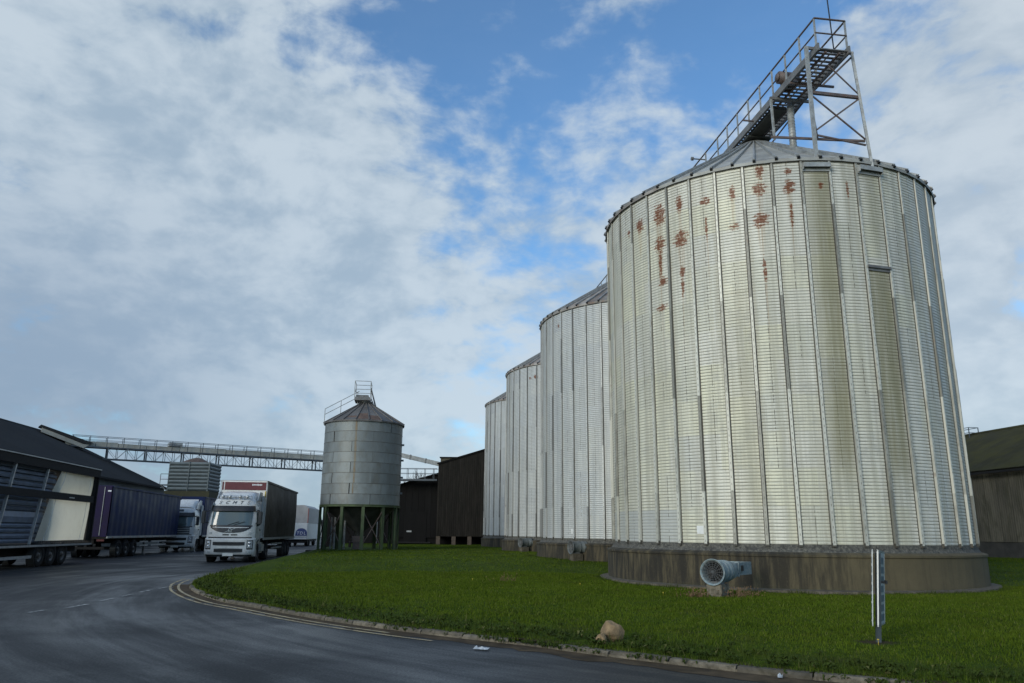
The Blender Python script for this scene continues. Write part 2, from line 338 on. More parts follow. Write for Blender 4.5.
def stiff_mat(name, a, b):
    m = bpy.data.materials.new(name); m.use_nodes = True; t = NT(m.node_tree); p = t.n['Principled BSDF']
    ov = t.node('ShaderNodeTexCoord').outputs['Object']; rnd = t.node('ShaderNodeObjectInfo').outputs['Random']
    x, y, z = t.sep(ov); k = t.node('ShaderNodeTexWhiteNoise', {'Vector': t.comb(t.mul(rnd, 99.), t.math('FLOOR', t.math('DIVIDE', z, 2.9)), 1.)}, noise_dimensions='3D').outputs['Value']
    n = t.noise(t.comb(t.mul(rnd, 31.), t.mul(x, 4.), t.mul(z, .8)), 3., 6., .65)
    c = t.mix(t.rng(t.add(t.mul(k, .7), t.mul(n, .6)), .35, .85), a, b)
    c = t.mix(t.rng(n, .60, .74, 0., .5), c, (.16, .085, .045, 1))
    bolt = t.mul(t.math('LESS_THAN', t.math('ABSOLUTE', x), .012), t.math('GREATER_THAN', t.math('SINE', t.mul(z, 31.)), .55)); c = t.mix(t.mul(bolt, .6), c, (.12, .11, .09, 1))
    t.put(p.inputs['Base Color'], c); p.inputs['Roughness'].default_value = .5; p.inputs['Metallic'].default_value = .2
    return m
def concrete_mat(name, base, stain, root=None):
    m = bpy.data.materials.new(name); m.use_nodes = True; t = NT(m.node_tree); p = t.n['Principled BSDF']
    ov = t.node('ShaderNodeTexCoord').outputs['Object']; X, Y, Z = t.sep(ov)
    ang = t.mul(t.math('ARCTAN2', X, t.mul(Y, -1.)), 180/PI)
    n = t.noise(ov, .8, 8., .65); s = t.noise(t.comb(t.mul(ang, .30), 0., t.mul(Z, .35)), 1.6, 7., .7)
    c = t.mix(t.rng(n, .3, .7), base, tuple(q*1.3 for q in base))
    c = t.mix(t.mul(t.rng(s, t.rng(ang, 20., -30., .48, .31), t.rng(ang, 20., -30., .66, .57)), t.rng(ang, 25., -30., .2, .95)), c, stain)
    f = t.noise(ov, 14., 6., .7); c = t.mix(t.rng(f, .55, .8, 0., .4), c, tuple(q*1.8 for q in base))
    c = t.mix(t.rng(Z, .32, .05, 0., .55), c, (.05, .055, .025))
    t.put(p.inputs['Base Color'], c); p.inputs['Roughness'].default_value = .9
    bn = t.node('ShaderNodeBump', {'Strength': .35, 'Distance': .02, 'Height': f}); t.l.new(bn.outputs[0], p.inputs['Normal'])
    return m
def road_mat():
    m = bpy.data.materials.new('wet_asphalt'); m.use_nodes = True; t = NT(m.node_tree); p = t.n['Principled BSDF']
    g = t.node('ShaderNodeNewGeometry').outputs['Position']
    x, y, z = t.sep(g)
    # traffic films lie along the sweep of the bend: polar coordinates about its centre
    rx = t.math('SUBTRACT', x, 16.); ry = t.math('SUBTRACT', y, 30.)
    rad = t.math('SQRT', t.add(t.mul(rx, rx), t.mul(ry, ry))); th = t.math('ARCTAN2', ry, rx)
    pv = t.comb(t.mul(rad, .95), t.mul(th, 3.2), 0.)
    wet = t.noise(pv, 1.0, 6., .62, .5); w2 = t.noise(t.scale(g, (.22, .22, 1)), 1., 5., .6, .6); fine = t.noise(g, 30., 4., .7); grit = t.node('ShaderNodeTexVoronoi', {'Vector': g, 'Scale': 70.}).outputs['Distance']
    w3 = t.noise(t.comb(t.mul(rad, 3.2), t.mul(th, 6.), 3.), 1., 6., .65)
    wetk = t.rng(t.add(t.add(t.mul(wet, .50), t.mul(w2, .40)), t.mul(w3, .14)), .40, .66)
    c = t.mix(t.rng(w2, .3, .7), (.012, .013, .0135), (.022, .023, .024))
    c = t.mix(t.mul(wetk, .5), c, (.020, .022, .026)); c = t.mix(t.rng(fine, .55, .8, 0., .5), c, (.06, .06, .06))
    t.put(p.inputs['Base Color'], c)
    t.put(p.inputs['Roughness'], t.math('ADD', t.math('MULTIPLY', wetk, -.37), t.rng(fine, .3, .7, .62, .80))); p.inputs['Specular IOR Level'].default_value = .30
    bn = t.node('ShaderNodeBump', {'Strength': .35, 'Distance': .006, 'Height': t.add(grit, t.mul(fine, .5))}); t.l.new(bn.outputs[0], p.inputs['Normal'])
    return m
def paint_mark_mat(name, paint, keep):
    m = bpy.data.materials.new(name); m.use_nodes = True; t = NT(m.node_tree); p = t.n['Principled BSDF']
    g = t.node('ShaderNodeNewGeometry').outputs['Position']
    n = t.noise(g, 2.3, 8., .75); n2 = t.noise(g, 24., 3., .7)
    k = t.rng(t.add(t.mul(n, .7), t.mul(n2, .4)), keep, keep+.16)
    t.put(p.inputs['Base Color'], t.mix(k, paint, (.04, .042, .045))); p.inputs['Roughness'].default_value = .6
    return m
def grass_mat(name, blade=False, rough=False):
    m = bpy.data.materials.new(name); m.use_nodes = True; t = NT(m.node_tree); p = t.n['Principled BSDF']
    gn = t.node('ShaderNodeNewGeometry'); g = gn.outputs['Position']
    n = t.noise(t.scale(g, (.35, .35, .35)), 1., 6., .62); n2 = t.noise(t.scale(g, (1.7, 1.7, 1.7)), 1., 5., .6); n3 = t.noise(g, 9., 4., .7)
    c = t.mix(t.rng(n, .3, .7), (.048, .074, .007), (.094, .132, .014))
    c = t.mix(t.rng(n2, .46, .70, 0., .8), c, (.112, .136, .012)); c = t.mix(t.rng(t.noise(t.scale(g, (.6, .6, .6), (9, 4, 0)), 1., 5., .65), .52, .72, 0., .75), c, (.070, .064, .018)); c = t.mix(t.rng(n3, .35, .65, .2, .8), (.017, .040, .002), c)
    if blade:
        r = gn.outputs['Random Per Island']; c = t.mix(t.rng(r, .0, 1., 0., .5), c, (.058, .072, .020) if rough else (.118, .168, .014)); c = t.mix(.55 if rough else 0., c, (.034, .048, .013)); c = t.mix(t.mul(t.math('GREATER_THAN', r, .965), .6), c, (.16, .15, .06))
        p.inputs['Specular IOR Level'].default_value = .05
    else:
        kd = t.node('ShaderNodeAttribute', attribute_name='dirt').outputs['Fac']
        c = t.mix(t.rng(t.add(kd, t.mul(t.math('SUBTRACT', n3, .5), 1.2)), .35, .8), c, (.055, .042, .026))
        bn = t.node('ShaderNodeBump', {'Strength': .8, 'Distance': .05, 'Height': n3}); t.l.new(bn.outputs[0], p.inputs['Normal']); p.inputs['Specular IOR Level'].default_value = .03
    t.put(p.inputs['Base Color'], c); p.inputs['Roughness'].default_value = .75
    return m

# ------------------------------------------------------------------ ground, road, lawn
def sm01(a, b, x): t = np.clip((x-a)/(b-a), 0, 1); return t*t*(3-2*t)
kp = np.array([(-7.0, 110), (-7.0, 90), (-7.0, 75), (-7.0, 60), (-7.0, 46), (-6.95, 36), (-6.72, 29.6), (-6.42, 26.5), (-5.75, 23.8), (-4.87, 21.5), (-3.99, 19.7), (-3.1, 18.4), (-2.15, 16.95), (-1.04, 15.4),
               (.07, 14.08), (1.02, 13.08), (2.0, 12.14), (2.6, 11.45), (3.25, 10.70), (3.87, 10.08), (4.59, 9.40), (5.35, 8.80), (6.17, 8.30), (8, 7.3), (12, 5.4), (20, 2.4), (34, -2.), (60, -9)])
def resample(p, step):
    q = [p[0]]; 
    pts = []
    for i in range(len(p)-1):                         # catmull-rom
        a, b, c, d = p[max(i-1, 0)], p[i], p[i+1], p[min(i+2, len(p)-1)]
        n = max(2, int(np.linalg.norm(c-b)/.15))
        for k in range(n):
            s = k/n; m1 = (c-a)/2*min(1, np.linalg.norm(c-b)/max(1e-6, np.linalg.norm(b-a))) if i else (c-b); m2 = (d-b)/2*min(1, np.linalg.norm(c-b)/max(1e-6, np.linalg.norm(d-c)))
            pts.append((2*s**3-3*s**2+1)*b+(s**3-2*s**2+s)*m1+(-2*s**3+3*s**2)*c+(s**3-s**2)*m2)
    pts.append(p[-1]); pts = np.array(pts); L = np.concatenate([[0], np.cumsum(np.linalg.norm(np.diff(pts, axis=0), axis=1))])
    t = np.arange(0, L[-1], step); return np.stack([np.interp(t, L, pts[:, 0]), np.interp(t, L, pts[:, 1])], 1)
kc = resample(kp, .3)
tg = np.gradient(kc, axis=0); tg /= np.linalg.norm(tg, axis=1)[:, None]
nin = np.stack([-tg[:, 1], tg[:, 0]], 1)            # to the left of travel = onto the lawn
if nin[len(nin)//3][0] < 0: nin = -nin
def lawn_h(wv, u):
    wv = np.asarray(wv, float); u = np.asarray(u, float)
    base = .13+.30*sm01(25, 40, u)
    return base + .03*np.sin(wv*.9+u*.35)*np.sin(u*.55-wv*.3)*sm01(20, 30, u+wv)
def sheet(name, pts, mat_, kind='structure'):
    b = MB(); b.add(pts, [tuple(range(len(pts)))]); o = b.build(name, mat_, None, fix=False); o['kind'] = kind; return o
gm = mat('rough_far_ground', (.045, .055, .025), .95, 0, .3, .02)
sheet('ground', [(-5000, -5000, -.03), (5000, -5000, -.03), (5000, 5000, -.03), (-5000, 5000, -.03)], gm)
rm = road_mat()
b = MB(); b.add([W2(-75, -60), W2(75, -60), W2(75, 240), W2(-75, 240)], [(0, 1, 2, 3)]); ro = b.build('road', rm, fix=False); ro['kind'] = 'structure'
# lawn: rows from the kerb inwards to a far spine
iw = sum([], [])
def spine(i):
    s = i/(len(kc)-1); return np.array([6+ s*64, 115-s*60])
NS = 46; fr = np.linspace(0, 1, NS)**2.2
vs = []; dirt = []
for i in range(len(kc)):
    a = kc[i]+nin[i]*.07; e = spine(i)
    for f in fr:
        q = a+(e-a)*f; d = np.linalg.norm(q-a)
        h = float(lawn_h(*q)); h = .070+(h-.070)*float(sm01(0, 2.5, d))+.03*float(sm01(0, .4, d))*float(1-sm01(.4, 1.6, d))
        if i < 3: h = .07
        vs.append(W2(q[0], q[1], h+ (random.random()-.5)*.012)); dirt.append(max(0., 1-d/.35)*.8)
fs = [(i*NS+j, (i+1)*NS+j, (i+1)*NS+j+1, i*NS+j+1) for i in range(len(kc)-1) for j in range(NS-1)]
b = MB(); b.smooth = True; b.add(vs, fs); lawn_me = b.mesh('lawn', grass_mat('lawn_turf'), fix=True)
for (sw, su, rr) in [to_wu(5.38, 12.0)+(.55,), to_wu(1.5, 12.04)+(.35,), (8.0, 20.6, .5)]:
    for i, q in enumerate(vs):
        a_, b_ = to_wu(q.x, q.y); d = math.hypot(a_-sw, b_-su)
        if d < rr: dirt[i] = max(dirt[i], .9*(1-d/rr)+.2)
at = lawn_me.attributes.new('dirt', 'FLOAT', 'POINT'); at.data.foreach_set('value', dirt)
if sum(p.normal.z for p in lawn_me.polygons) < 0: lawn_me.flip_normals()
lawn = link('lawn', lawn_me); lawn['kind'] = 'structure'

# kerb: a bed with single stones along it
kb = MB()
kv = []
for i in range(len(kc)):
    for off, z in ((-.02, -.02), (-.02, .03), (.12, .03), (.12, -.02)):
        q = kc[i]+nin[i]*off; kv.append(W2(q[0], q[1], z))
kb.add(kv, [(i*4+j, (i+1)*4+j, (i+1)*4+(j+1) % 4, i*4+(j+1) % 4) for i in range(len(kc)-1) for j in range(4)])
kerb = kb.build('kerb', M['kerb'], None); kerb['kind'] = 'structure'
kl = np.concatenate([[0], np.cumsum(np.linalg.norm(np.diff(kc, axis=0), axis=1))])
def kat(s): return np.array([np.interp(s, kl, kc[:, 0]), np.interp(s, kl, kc[:, 1])]), np.array([np.interp(s, kl, nin[:, 0]), np.interp(s, kl, nin[:, 1])])
s0 = 30.
while s0 < kl[-1]-1:
    L = .91; (a, na), (c, nc) = kat(s0+.012), kat(s0+L-.012)
    if c[0] > 9.5: break
    mid = kat(s0+L/2)[0]
    sink = .0
    if 1.95 < mid[0] < 2.5: sink = -.07                       # the overgrown gap by the boulder
    z1 = .070+sink+random.uniform(-.008, .008); t = .03
    prof = [(-.035, -.03), (-.03, z1-.03), (-.005, z1), (.10, z1+.004), (.10, -.03)]
    jit = random.uniform(-.012, .012); sb = MB(); pv = []
    for P_, N_ in ((a, na), (c, nc)):
        for off, z in prof: q = P_+N_*(off+jit); pv.append(W2(q[0], q[1], z))
    n = len(prof); sb.add(pv, [tuple(range(n)), tuple(range(2*n-1, n-1, -1))]+[(i, i+n, (i+1) % n+n, (i+1) % n) for i in range(n)])
    sb.build('kerb_stone', M['kerb'], kerb)
    s0 += L
# dirt washed against the kerb, and markings, each a thin sheet above the one below
def strip(name, s_a, s_b, off0, off1, z, mt, step=.3, jag=0., kind='structure'):
    b = MB(); pv = []; n = max(2, int((s_b-s_a)/step))
    for i in range(n+1):
        P_, N_ = kat(s_a+(s_b-s_a)*i/n)
        for off in (off0+(random.uniform(-jag, jag) if jag else 0), off1): q = P_+N_*off; pv.append(W2(q[0], q[1], z))
    b.add(pv, [(2*i, 2*i+1, 2*i+3, 2*i+2) for i in range(n)]); me = b.mesh(name, mt, fix=False)
    if me.polygons[0].normal.z < 0: me.flip_normals()
    o = link(name, me); o['kind'] = kind; return o
def s_of(wv, u): return kl[np.argmin((kc[:, 0]-wv)**2+(kc[:, 1]-u)**2)]
dm = mat('silt_on_road', (.085, .062, .038), .95, 0, .35, 3, (.032, .028, .024), .6, spec=.08)
strip('gutter_silt', s_of(-6.4, 26), s_of(9, 6.8), -.46, -.03, .004, dm, .25, .13)
ym = paint_mark_mat('worn_yellow_paint', (.44, .34, .17), .50); wm = paint_mark_mat('worn_white_paint', (.42, .42, .40), .46)
sA, sB = s_of(-6.95, 27.6)-3.2, s_of(.9, 13.2)
strip('road_marking', sA+2.2, sB-1.2, -.36, -.29, .008, ym); strip('road_marking', sA+1.8, sB, -.58, -.51, .008, ym)
for (a, c) in [((-6.95, 18.3), (-6.86, 19.3)), ((-6.88, 20.0), (-6.85, 20.9)), ((-6.84, 21.3), (-6.83, 22.2)), ((-6.84, 22.8), (-6.80, 23.7)), ((-6.76, 24.2), (-6.7, 24.9)), ((-7.3, 17.4), (-7.2, 18.0))]:
    P0, P1 = W2(*a, .008), W2(*c, .008); d = (P1-P0).normalized(); n = Vector((-d.y, d.x, 0))*.05
    b = MB(); b.add([P0-n, P1-n, P1+n, P0+n], [(0, 1, 2, 3)]); me = b.mesh('road_marking', wm, fix=False)
    if me.polygons[0].normal.z < 0: me.flip_normals()
    link('road_marking', me)['kind'] = 'structure'

# grass blades (single triangles), denser near the camera
def in_lawn(wu):
    from_k = None
    d = ((wu[:, None, :]-kc[None, ::3, :])**2).sum(2); j = d.argmin(1); v = wu-kc[::3][j]; return (v*nin[::3][j]).sum(1) > .06, np.sqrt(d.min(1)), (v*nin[::3][j]).sum(1)
def blades(name, n, umin, umax, h0, h1, wd, edge=None):
    az = rng.uniform(R(-27), R(38), n*2); rr = np.sqrt(rng.uniform(umin**2, umax**2, n*2)) if edge is None else rng.uniform(umin, umax, n*2)
    xy = np.stack([rr*np.sin(az), rr*np.cos(az)], 1)
    wu = np.stack([xy[:, 0]*GA[0]+xy[:, 1]*GA[1], -xy[:, 0]*GA[1]+xy[:, 1]*GA[0]], 1)
    ok = np.zeros(len(wu), bool); ds = np.zeros(len(wu))
    for k in range(0, len(wu), 20000): o_, d_, s_ = in_lawn(wu[k:k+20000]); ok[k:k+20000] = o_; ds[k:k+20000] = s_
    for i in range(4): ok &= ((wu[:, 0]-13.356)**2+(wu[:, 1]-(26.38+14.788*i))**2) > 6.40**2
    ok &= ~((wu[:, 0] < -1.2) & (wu[:, 1] > 52))
    for (sw, su, r_) in [to_wu(5.38, 12.0)+(.38,), to_wu(1.5, 12.04)+(.16,)]: ok &= ((wu[:, 0]-sw)**2+((wu[:, 1]-su)*1.5)**2) > r_**2
    if edge is not None: ok &= ds < edge
    wu = wu[ok][:n]; ds = ds[ok][:n]; xy = xy[ok][:n]; rr = rr[ok][:n]; n = len(wu)
    z = lawn_h(wu[:, 0], wu[:, 1]); z = .070+(z-.070)*sm01(0, 2.5, ds)
    patch = .65+.5*np.sin(wu[:, 0]*1.7+np.sin(wu[:, 1]*1.3)*2)*np.sin(wu[:, 1]*1.1+wu[:, 0]*.6)
    cl = np.clip(np.sin(wu[:, 0]*4.1+np.sin(wu[:, 1]*3.7)*1.7)*np.sin(wu[:, 1]*4.7+np.sin(wu[:, 0]*2.9)*2.1)-.45, 0, 1)*1.6; h = rng.uniform(h0, h1, n)*(.7+.45*np.clip(patch, 0, 1.2)+cl); a = rng.uniform(0, 2*PI, n); wd_ = wd*np.clip(rr/12, .8, 3)*rng.uniform(.7, 1.3, n)
    px, py = np.cos(a)*wd_, np.sin(a)*wd_; la = rng.uniform(0, 2*PI, n); ll = h*rng.uniform(.1, .8, n)
    V = np.empty((n, 3, 3), np.float32)
    V[:, 0] = np.stack([xy[:, 0]-px, xy[:, 1]-py, z-.02], 1); V[:, 1] = np.stack([xy[:, 0]+px, xy[:, 1]+py, z-.02], 1)
    V[:, 2] = np.stack([xy[:, 0]+np.cos(la)*ll, xy[:, 1]+np.sin(la)*ll, z+h], 1)
    me = bpy.data.meshes.new(name); me.vertices.add(n*3); me.vertices.foreach_set('co', V.ravel())
    me.loops.add(n*3); me.loops.foreach_set('vertex_index', np.arange(n*3, dtype=np.int32))
    me.polygons.add(n); me.polygons.foreach_set('loop_start', np.arange(0, n*3, 3, dtype=np.int32)); me.polygons.foreach_set('loop_total', np.full(n, 3, np.int32))
    me.update(); me.materials.append(ROUGH if edge else BLADE); o = link(name, me); o['kind'] = 'stuff'; return o
BLADE = grass_mat('grass_blades', True); ROUGH = grass_mat('rough_grass_blades', True, True)
tag(blades('grass', 300000, 9, 30, .018, .050, .007), 'short green grass growing over the lawn', 'grass')
tag(blades('grass', 120000, 27, 75, .02, .06, .006), 'short green grass far back on the lawn', 'grass')
tag(blades('rough_grass', 42000, 9, 34, .05, .15, .007, edge=1.1), 'longer unmown grass along the kerb edge', 'grass')
# weeds: flat rosettes of broad leaves
def weeds():
    b = MB()
    cl_ = [random.uniform(s_of(1.5, 12.6), s_of(6.5, 8.1)) for _ in range(9)]+[random.uniform(s_of(-6., 24.5), s_of(1.5, 12.6)) for _ in range(3)]
    for k in range(960):
        s = random.uniform(s_of(-6.4, 26.), s_of(9, 6.8)) if k < 760 else random.gauss(random.choice(cl_), .28); P_, N_ = kat(s); q = P_+N_*(abs(random.gauss(0.12, .55)) if k < 760 else random.uniform(-.10, .05)); c = W2(q[0], q[1], (.10 if (q-P_)@N_ > .12 else .01)+.02*random.random())
        a_, b_ = q
        for l in range(random.randint(4, 8)):
            a = random.uniform(0, 2*PI); L = random.uniform(.04, .12)*(1 if k < 760 else .55); wd = L*.22; d = Vector((cos(a), sin(a), 0)); n = Vector((-sin(a), cos(a), 0)); u_ = Vector((0, 0, random.uniform(.02, .07)))
            b.add([c, c+d*L*.5+n*wd+u_, c+d*L+u_*.6, c+d*L*.5-n*wd+u_], [(0, 1, 2, 3)])
    o = b.build('weeds', ROUGH, fix=False); o['kind'] = 'stuff'; tag(o, 'broad leaved weeds growing along the kerb edge', 'weeds')
weeds()
def flowers():
    b = MB()
    for (x, y) in [(5.30, 11.75), (2.1, 24.), (-1.2, 26.), (3.9, 20.5)]:
        wv, u = to_wu(x, y); z = float(lawn_h(wv, u)); c = Vector((x, y, z+.075)); b.lathe([(.001, .012), (.014, .006), (.017, 0), (.002, -.008)], 8, None, c)
        b.tube((x, y, z), c, .003, 4)
    o = b.build('yellow_flowers', M['yellow']); o['kind'] = 'stuff'; tag(o, 'scattered yellow flower heads in the grass', 'flowers')
flowers()
def fringe():
    b = MB()
    for i_ in range(2):
        cx, cy = W2(13.356, 26.382+14.788*i_).xy
        for k in range(2600):
            a = R(random.uniform(-105, 62)); r_ = 6.44+abs(random.gauss(0, .14)); x, y = cx+r_*sin(a), cy-r_*cos(a); wv, u = to_wu(x, y); z = float(lawn_h(wv, u)); hgt = random.uniform(.05, .15)*(.5+.8*abs(sin(a*17)*sin(a*5.3)))
            q = random.uniform(0, PI); p = Vector((x, y, z-.02)); n_ = Vector((cos(q), sin(q), 0))*.008; b.add([p-n_, p+n_, p+Vector((random.gauss(0, .04), random.gauss(0, .04), hgt))], [(0, 1, 2)])
    o = b.build('rough_grass', ROUGH, fix=False); o['kind'] = 'stuff'; tag(o, 'longer grass left standing round the silo feet', 'grass')
fringe()
def dead_weeds():
    b = MB()
    for (cx, cy, n) in [(4.65, 20.0, 90), (5.55, 19.95, 60), (6.0, 20.3, 50), (-.1, 26., 20)]:
        for k in range(n):
            x, y = cx+random.gauss(0, .16), cy+random.gauss(0, .12); hgt = random.uniform(.06, .26); d = Vector((random.gauss(0, .09), random.gauss(0, .06), hgt)); p = Vector((x, y, .1)); n_ = Vector((.012, .004, 0))
            b.add([p-n_, p+n_, p+d], [(0, 1, 2)]); q = p+d; b.add([q, q+Vector((.03, 0, .015)), q+Vector((.01, .01, .04))], [(0, 1, 2)])
    o = b.build('dead_weeds', mat('dry_stalks', (.15, .09, .045), .9, 0, .3, 9), fix=False); o['kind'] = 'stuff'; tag(o, 'dry brown weed stalks at the foot of the nearest silo base', 'weeds')
dead_weeds()
# ------------------------------------------------------------------ big silos
RW, ZW, ZE, ZA = 5.878, 1.40, 13.13, 16.72
NSTR = 42; DA = 360/NSTR; NROOF = 56
def wall_strip_mesh():
    b = MB(); b.smooth = False; h = R(DA/2)*.998; nz = 122; pitch = (ZE-ZW)/nz; rows = []
    for k in range(nz):
        for f, d in ((0., 0.), (.13, .012), (.5, .0155), (.87, .012)): rows.append((ZW+(k+f)*pitch, d))
    rows.append((ZE, 0)); nseg = 2; vs = []
    for z, d in rows:
        for i in range(nseg+1): a = -h+2*h*i/nseg; vs.append(((RW+d)*sin(a), -(RW+d)*cos(a), z))
    n = nseg+1
    b.add(vs, [(j*n+i, j*n+i+1, (j+1)*n+i+1, (j+1)*n+i) for j in range(len(rows)-1) for i in range(nseg)])
    return b
STRIP = wall_strip_mesh()
def stiffener_mesh(splices):
    b = MB(); y = -RW; z0 = ZW-.01; zs = [z0]+splices+[ZE-.02]
    for k in range(len(zs)-1):
        a, c = zs[k], zs[k+1]; e = .012*(len(zs)-2-k)
        b.cur = 1; b.bx(-.060-e*.3, .060+e*.3, y-.020, y-.004, a, c); b.cur = 0  # dark base plate paints the shadow lines either side of the centre
        b.bx(-.030-e*.4, .030+e*.4, y-.058-e, y-.0205, a, c-.008)
        if k: b.bx(-.036, .036, y-.072, y-.022, a-.10, a+.08)
    b.cur = 1; b.bx(-.055, .055, y-.09, y-.004, z0-.05, z0+.06)
    return b
def roof_panel_mesh():
    b = MB(); h = PI/NROOF; r0, r1 = RW+.10, .34; z0 = ZE+.035; z1 = z0+(ZA-ZE)
    t = .02
    def p(r, a, z): return (r*sin(a), -r*cos(a), z)
    q = [p(r0, -h, z0), p(r0, 0, z0-.012), p(r0, h, z0), p(r1, h, z1), p(r1, 0, z1-.004), p(r1, -h, z1)]
    b.add(q, [(0, 1, 4, 5), (1, 2, 3, 4)])
    b.add([q[0], q[1], q[2], p(r0-.01, -h, z0-.10), p(r0-.01, 0, z0-.11), p(r0-.01, h, z0-.10)], [(0, 3, 4, 1), (1, 4, 5, 2)])
    return b
def roof_rib_mesh():
    b = MB(); h = PI/NROOF; r0, r1 = RW+.12, .36; z0 = ZE+.04; z1 = ZE+.035+(ZA-ZE)
    b.bar((0, -r0, z0+.03), (0, -r1, z1+.025), .06, .085)
    b.cur = 1; b.bar((0, -r0-.015, z0-.035), (0, -r0+.06, z0+.045), .085, .08)
    return b
ROOF_M = mat('silo_roof_sheet', (.36, .36, .335), .6, .05, .18, 1.6, (.20, .17, .13), .45, islandvar=.18)
ROOF_RUST = mat('rusted_roof_sheet', (.27, .25, .225), .65, .05, .25, 1.6, (.20, .095, .055), .55, islandvar=.3)
SPIL = [[4.05, 6.9, 9.9], [4.55, 7.7, 10.6], [3.5, 7.1, 10.2]]
def px_wu(x, y): return to_wu(x, y)
silos = []
strip_me = None
for i in range(4):
    P0 = W2(13.356, 26.382+14.788*i, 0)
    lab = ['nearest huge corrugated grain silo, cream with rust patches under its eave', 'second huge silo from the camera, pale grey corrugated walls just left of the nearest silo',
           'third huge silo back, narrow pale slice with one small rust mark under its roof', 'farthest of the four huge corrugated silos, beside the tall brown building'][i]
    root = thing('grain_silo', lab, 'silo', P0, 0., 'row of four big grain silos'); silos.append(root)
    if i == 0:
        rust = [(-52.1, 12.15, 3.3, .46), (-52.2, 11.1, 2.9, .34), (-51.6, 9.8, 2.2, .18), (-52.3, 8.9, 2.6, .15), (-61.5, 12.1, 2.4, .28), (-44.0, 11.1, 3.1, .34), (-44., 12.3, 1.6, .35), (-44., 9.95, 1.2, .22), (-44., 9.4, .7, .4),
                (-35., 12.15, 2.2, .15), (-26.5, 11.1, 2.0, .13), (-26.4, 12.25, 1.2, .3), (-18.4, 12.23, 2.4, .26), (-17.9, 12.85, 1.6, .3), (-18.6, 11.2, 2.8, .28), (-18.4, 9.5, .7, .5), (-9.7, 12.2, 2.2, .28), (-9.6, 12.75, 1.4, .12), (-68.1, 12.05, 1.0, .15),
                (-.3, 12.22, 1.3, .14), (-52.2, 10.5, .8, .7), (-9.6, 11.3, .6, .5), (-35, 11.2, .5, .5), (8., 12.2, .6, .35)]
        algae = [(-5.5, 3.4, 2.6, 12.95, .85), (-1.5, 3.2, 4.2, 12.9, .5), (9.5, 20.3, 2.6, 9.55, .85), (13.5, 20.3, 4.5, 9.5, .4), (12., 20.1, 9.7, 12.75, .5), (-32, -23, 1.4, 9., .25)]
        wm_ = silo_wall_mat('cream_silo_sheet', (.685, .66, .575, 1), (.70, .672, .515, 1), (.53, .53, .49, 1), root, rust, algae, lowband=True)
        sm_ = stiff_mat('silo_stiffener_steel', (.22, .212, .18), (.58, .565, .49)); cm_ = concrete_mat('stained_concrete', (.088, .071, .039), (.020, .017, .012))
    else:
        r_ = [[], [(-60, 12.4, 1., .15)], [(-41., 12.25, 2.2, .18), (-46, 12.2, 1.4, .12)], []][i]
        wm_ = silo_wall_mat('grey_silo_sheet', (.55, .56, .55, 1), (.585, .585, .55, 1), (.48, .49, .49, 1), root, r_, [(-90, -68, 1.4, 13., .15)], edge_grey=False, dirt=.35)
        sm_ = stiff_mat('silo_stiffener_steel', (.22, .22, .21), (.50, .50, .475)); cm_ = concrete_mat('stained_concrete', (.088, .070, .040), (.020, .018, .013))
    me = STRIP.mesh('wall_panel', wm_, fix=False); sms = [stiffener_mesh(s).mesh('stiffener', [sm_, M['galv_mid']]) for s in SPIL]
    rp = roof_panel_mesh().mesh('roof_panel', ROOF_M if i == 0 else ROOF_RUST); rr_ = roof_rib_mesh().mesh('roof_rib', [M['galv'], M['black']])
    for k in range(NSTR):
        a = R(-5.8+DA*k)
        if i and not (R(150) < (a+R(20)) % (2*PI) < R(0) + 2*PI): pass
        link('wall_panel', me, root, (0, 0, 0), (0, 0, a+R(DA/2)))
        link('stiffener', sms[(k*7+i) % 3], root, (0, 0, 0), (0, 0, a))
    for k in range(NROOF):
        a = 2*PI*(k+.5)/NROOF
        o = link('roof_panel', rp, root, (0, 0, 0), (0, 0, a))
        if i == 0 and R(-110) < ((a+PI) % (2*PI)-PI) < R(-52):
            o.material_slots[0].link = 'OBJECT'; o.material_slots[0].material = ROOF_RUST
        link('roof_rib', rr_, root, (0, 0, 0), (0, 0, a+PI/NROOF))
    b = MB(); b.smooth = True; b.lathe([(.46, ZA-.02), (.46, ZA+.10), (.30, ZA+.16), (.001, ZA+.20)], 24); b.build('roof_cap', M['galv_dark'], root)
    b = MB(); b.lathe([(6.125, -.3), (6.125, .0), (6.124, 1.06), (6.16, 1.07), (6.16, 1.13), (6.11, 1.15), (RW+.06, 1.20)], 96); b.build('concrete_base', cm_, root)
    b = MB(); b.lathe([(6.0, 1.16), (RW+.045, 1.27), (RW+.022, 1.40), (RW-.02, 1.402)], 96); b.build('base_flashing', mat('grit_ledge', (.06, .058, .052), .9, 0, .5, 9, (.30, .28, .22), .45, bump=.5), root)
    b = MB(); b.lathe([(6.11, -.3), (6.42, -.3), (6.42, .19 if i == 0 else .3), (6.11, .215 if i == 0 else .31)], 96); b.build('footing', M['kerb'], root)
    b = MB(); b.lathe([(RW+.03, ZE-.07), (RW+.055, ZE-.07), (RW+.055, ZE+.02), (RW+.03, ZE+.02)], 96); b.build('eave_angle', M['galv_dark'], root)
s1 = silos[0]
def on_wall(root, name, m, ang, z, wd, ht, off=.012, th=.02, label=None, bev=0):
    b = MB(); b.bx(-wd/2, wd/2, -RW-off-th, -RW-off, z-ht/2, z+ht/2); return b.build(name, m, root, label, rot=(0, 0, R(ang)))
on_wall(s1, 'notice_plate', M['white_plain'], -41.8, 1.78, .24, .24, .01, label='white square plate low on the wall')
on_wall(silos[1], 'notice_plate', M['white_plain'], -49.6, 1.74, .24, .24, .01, label='white square plate low on the wall')
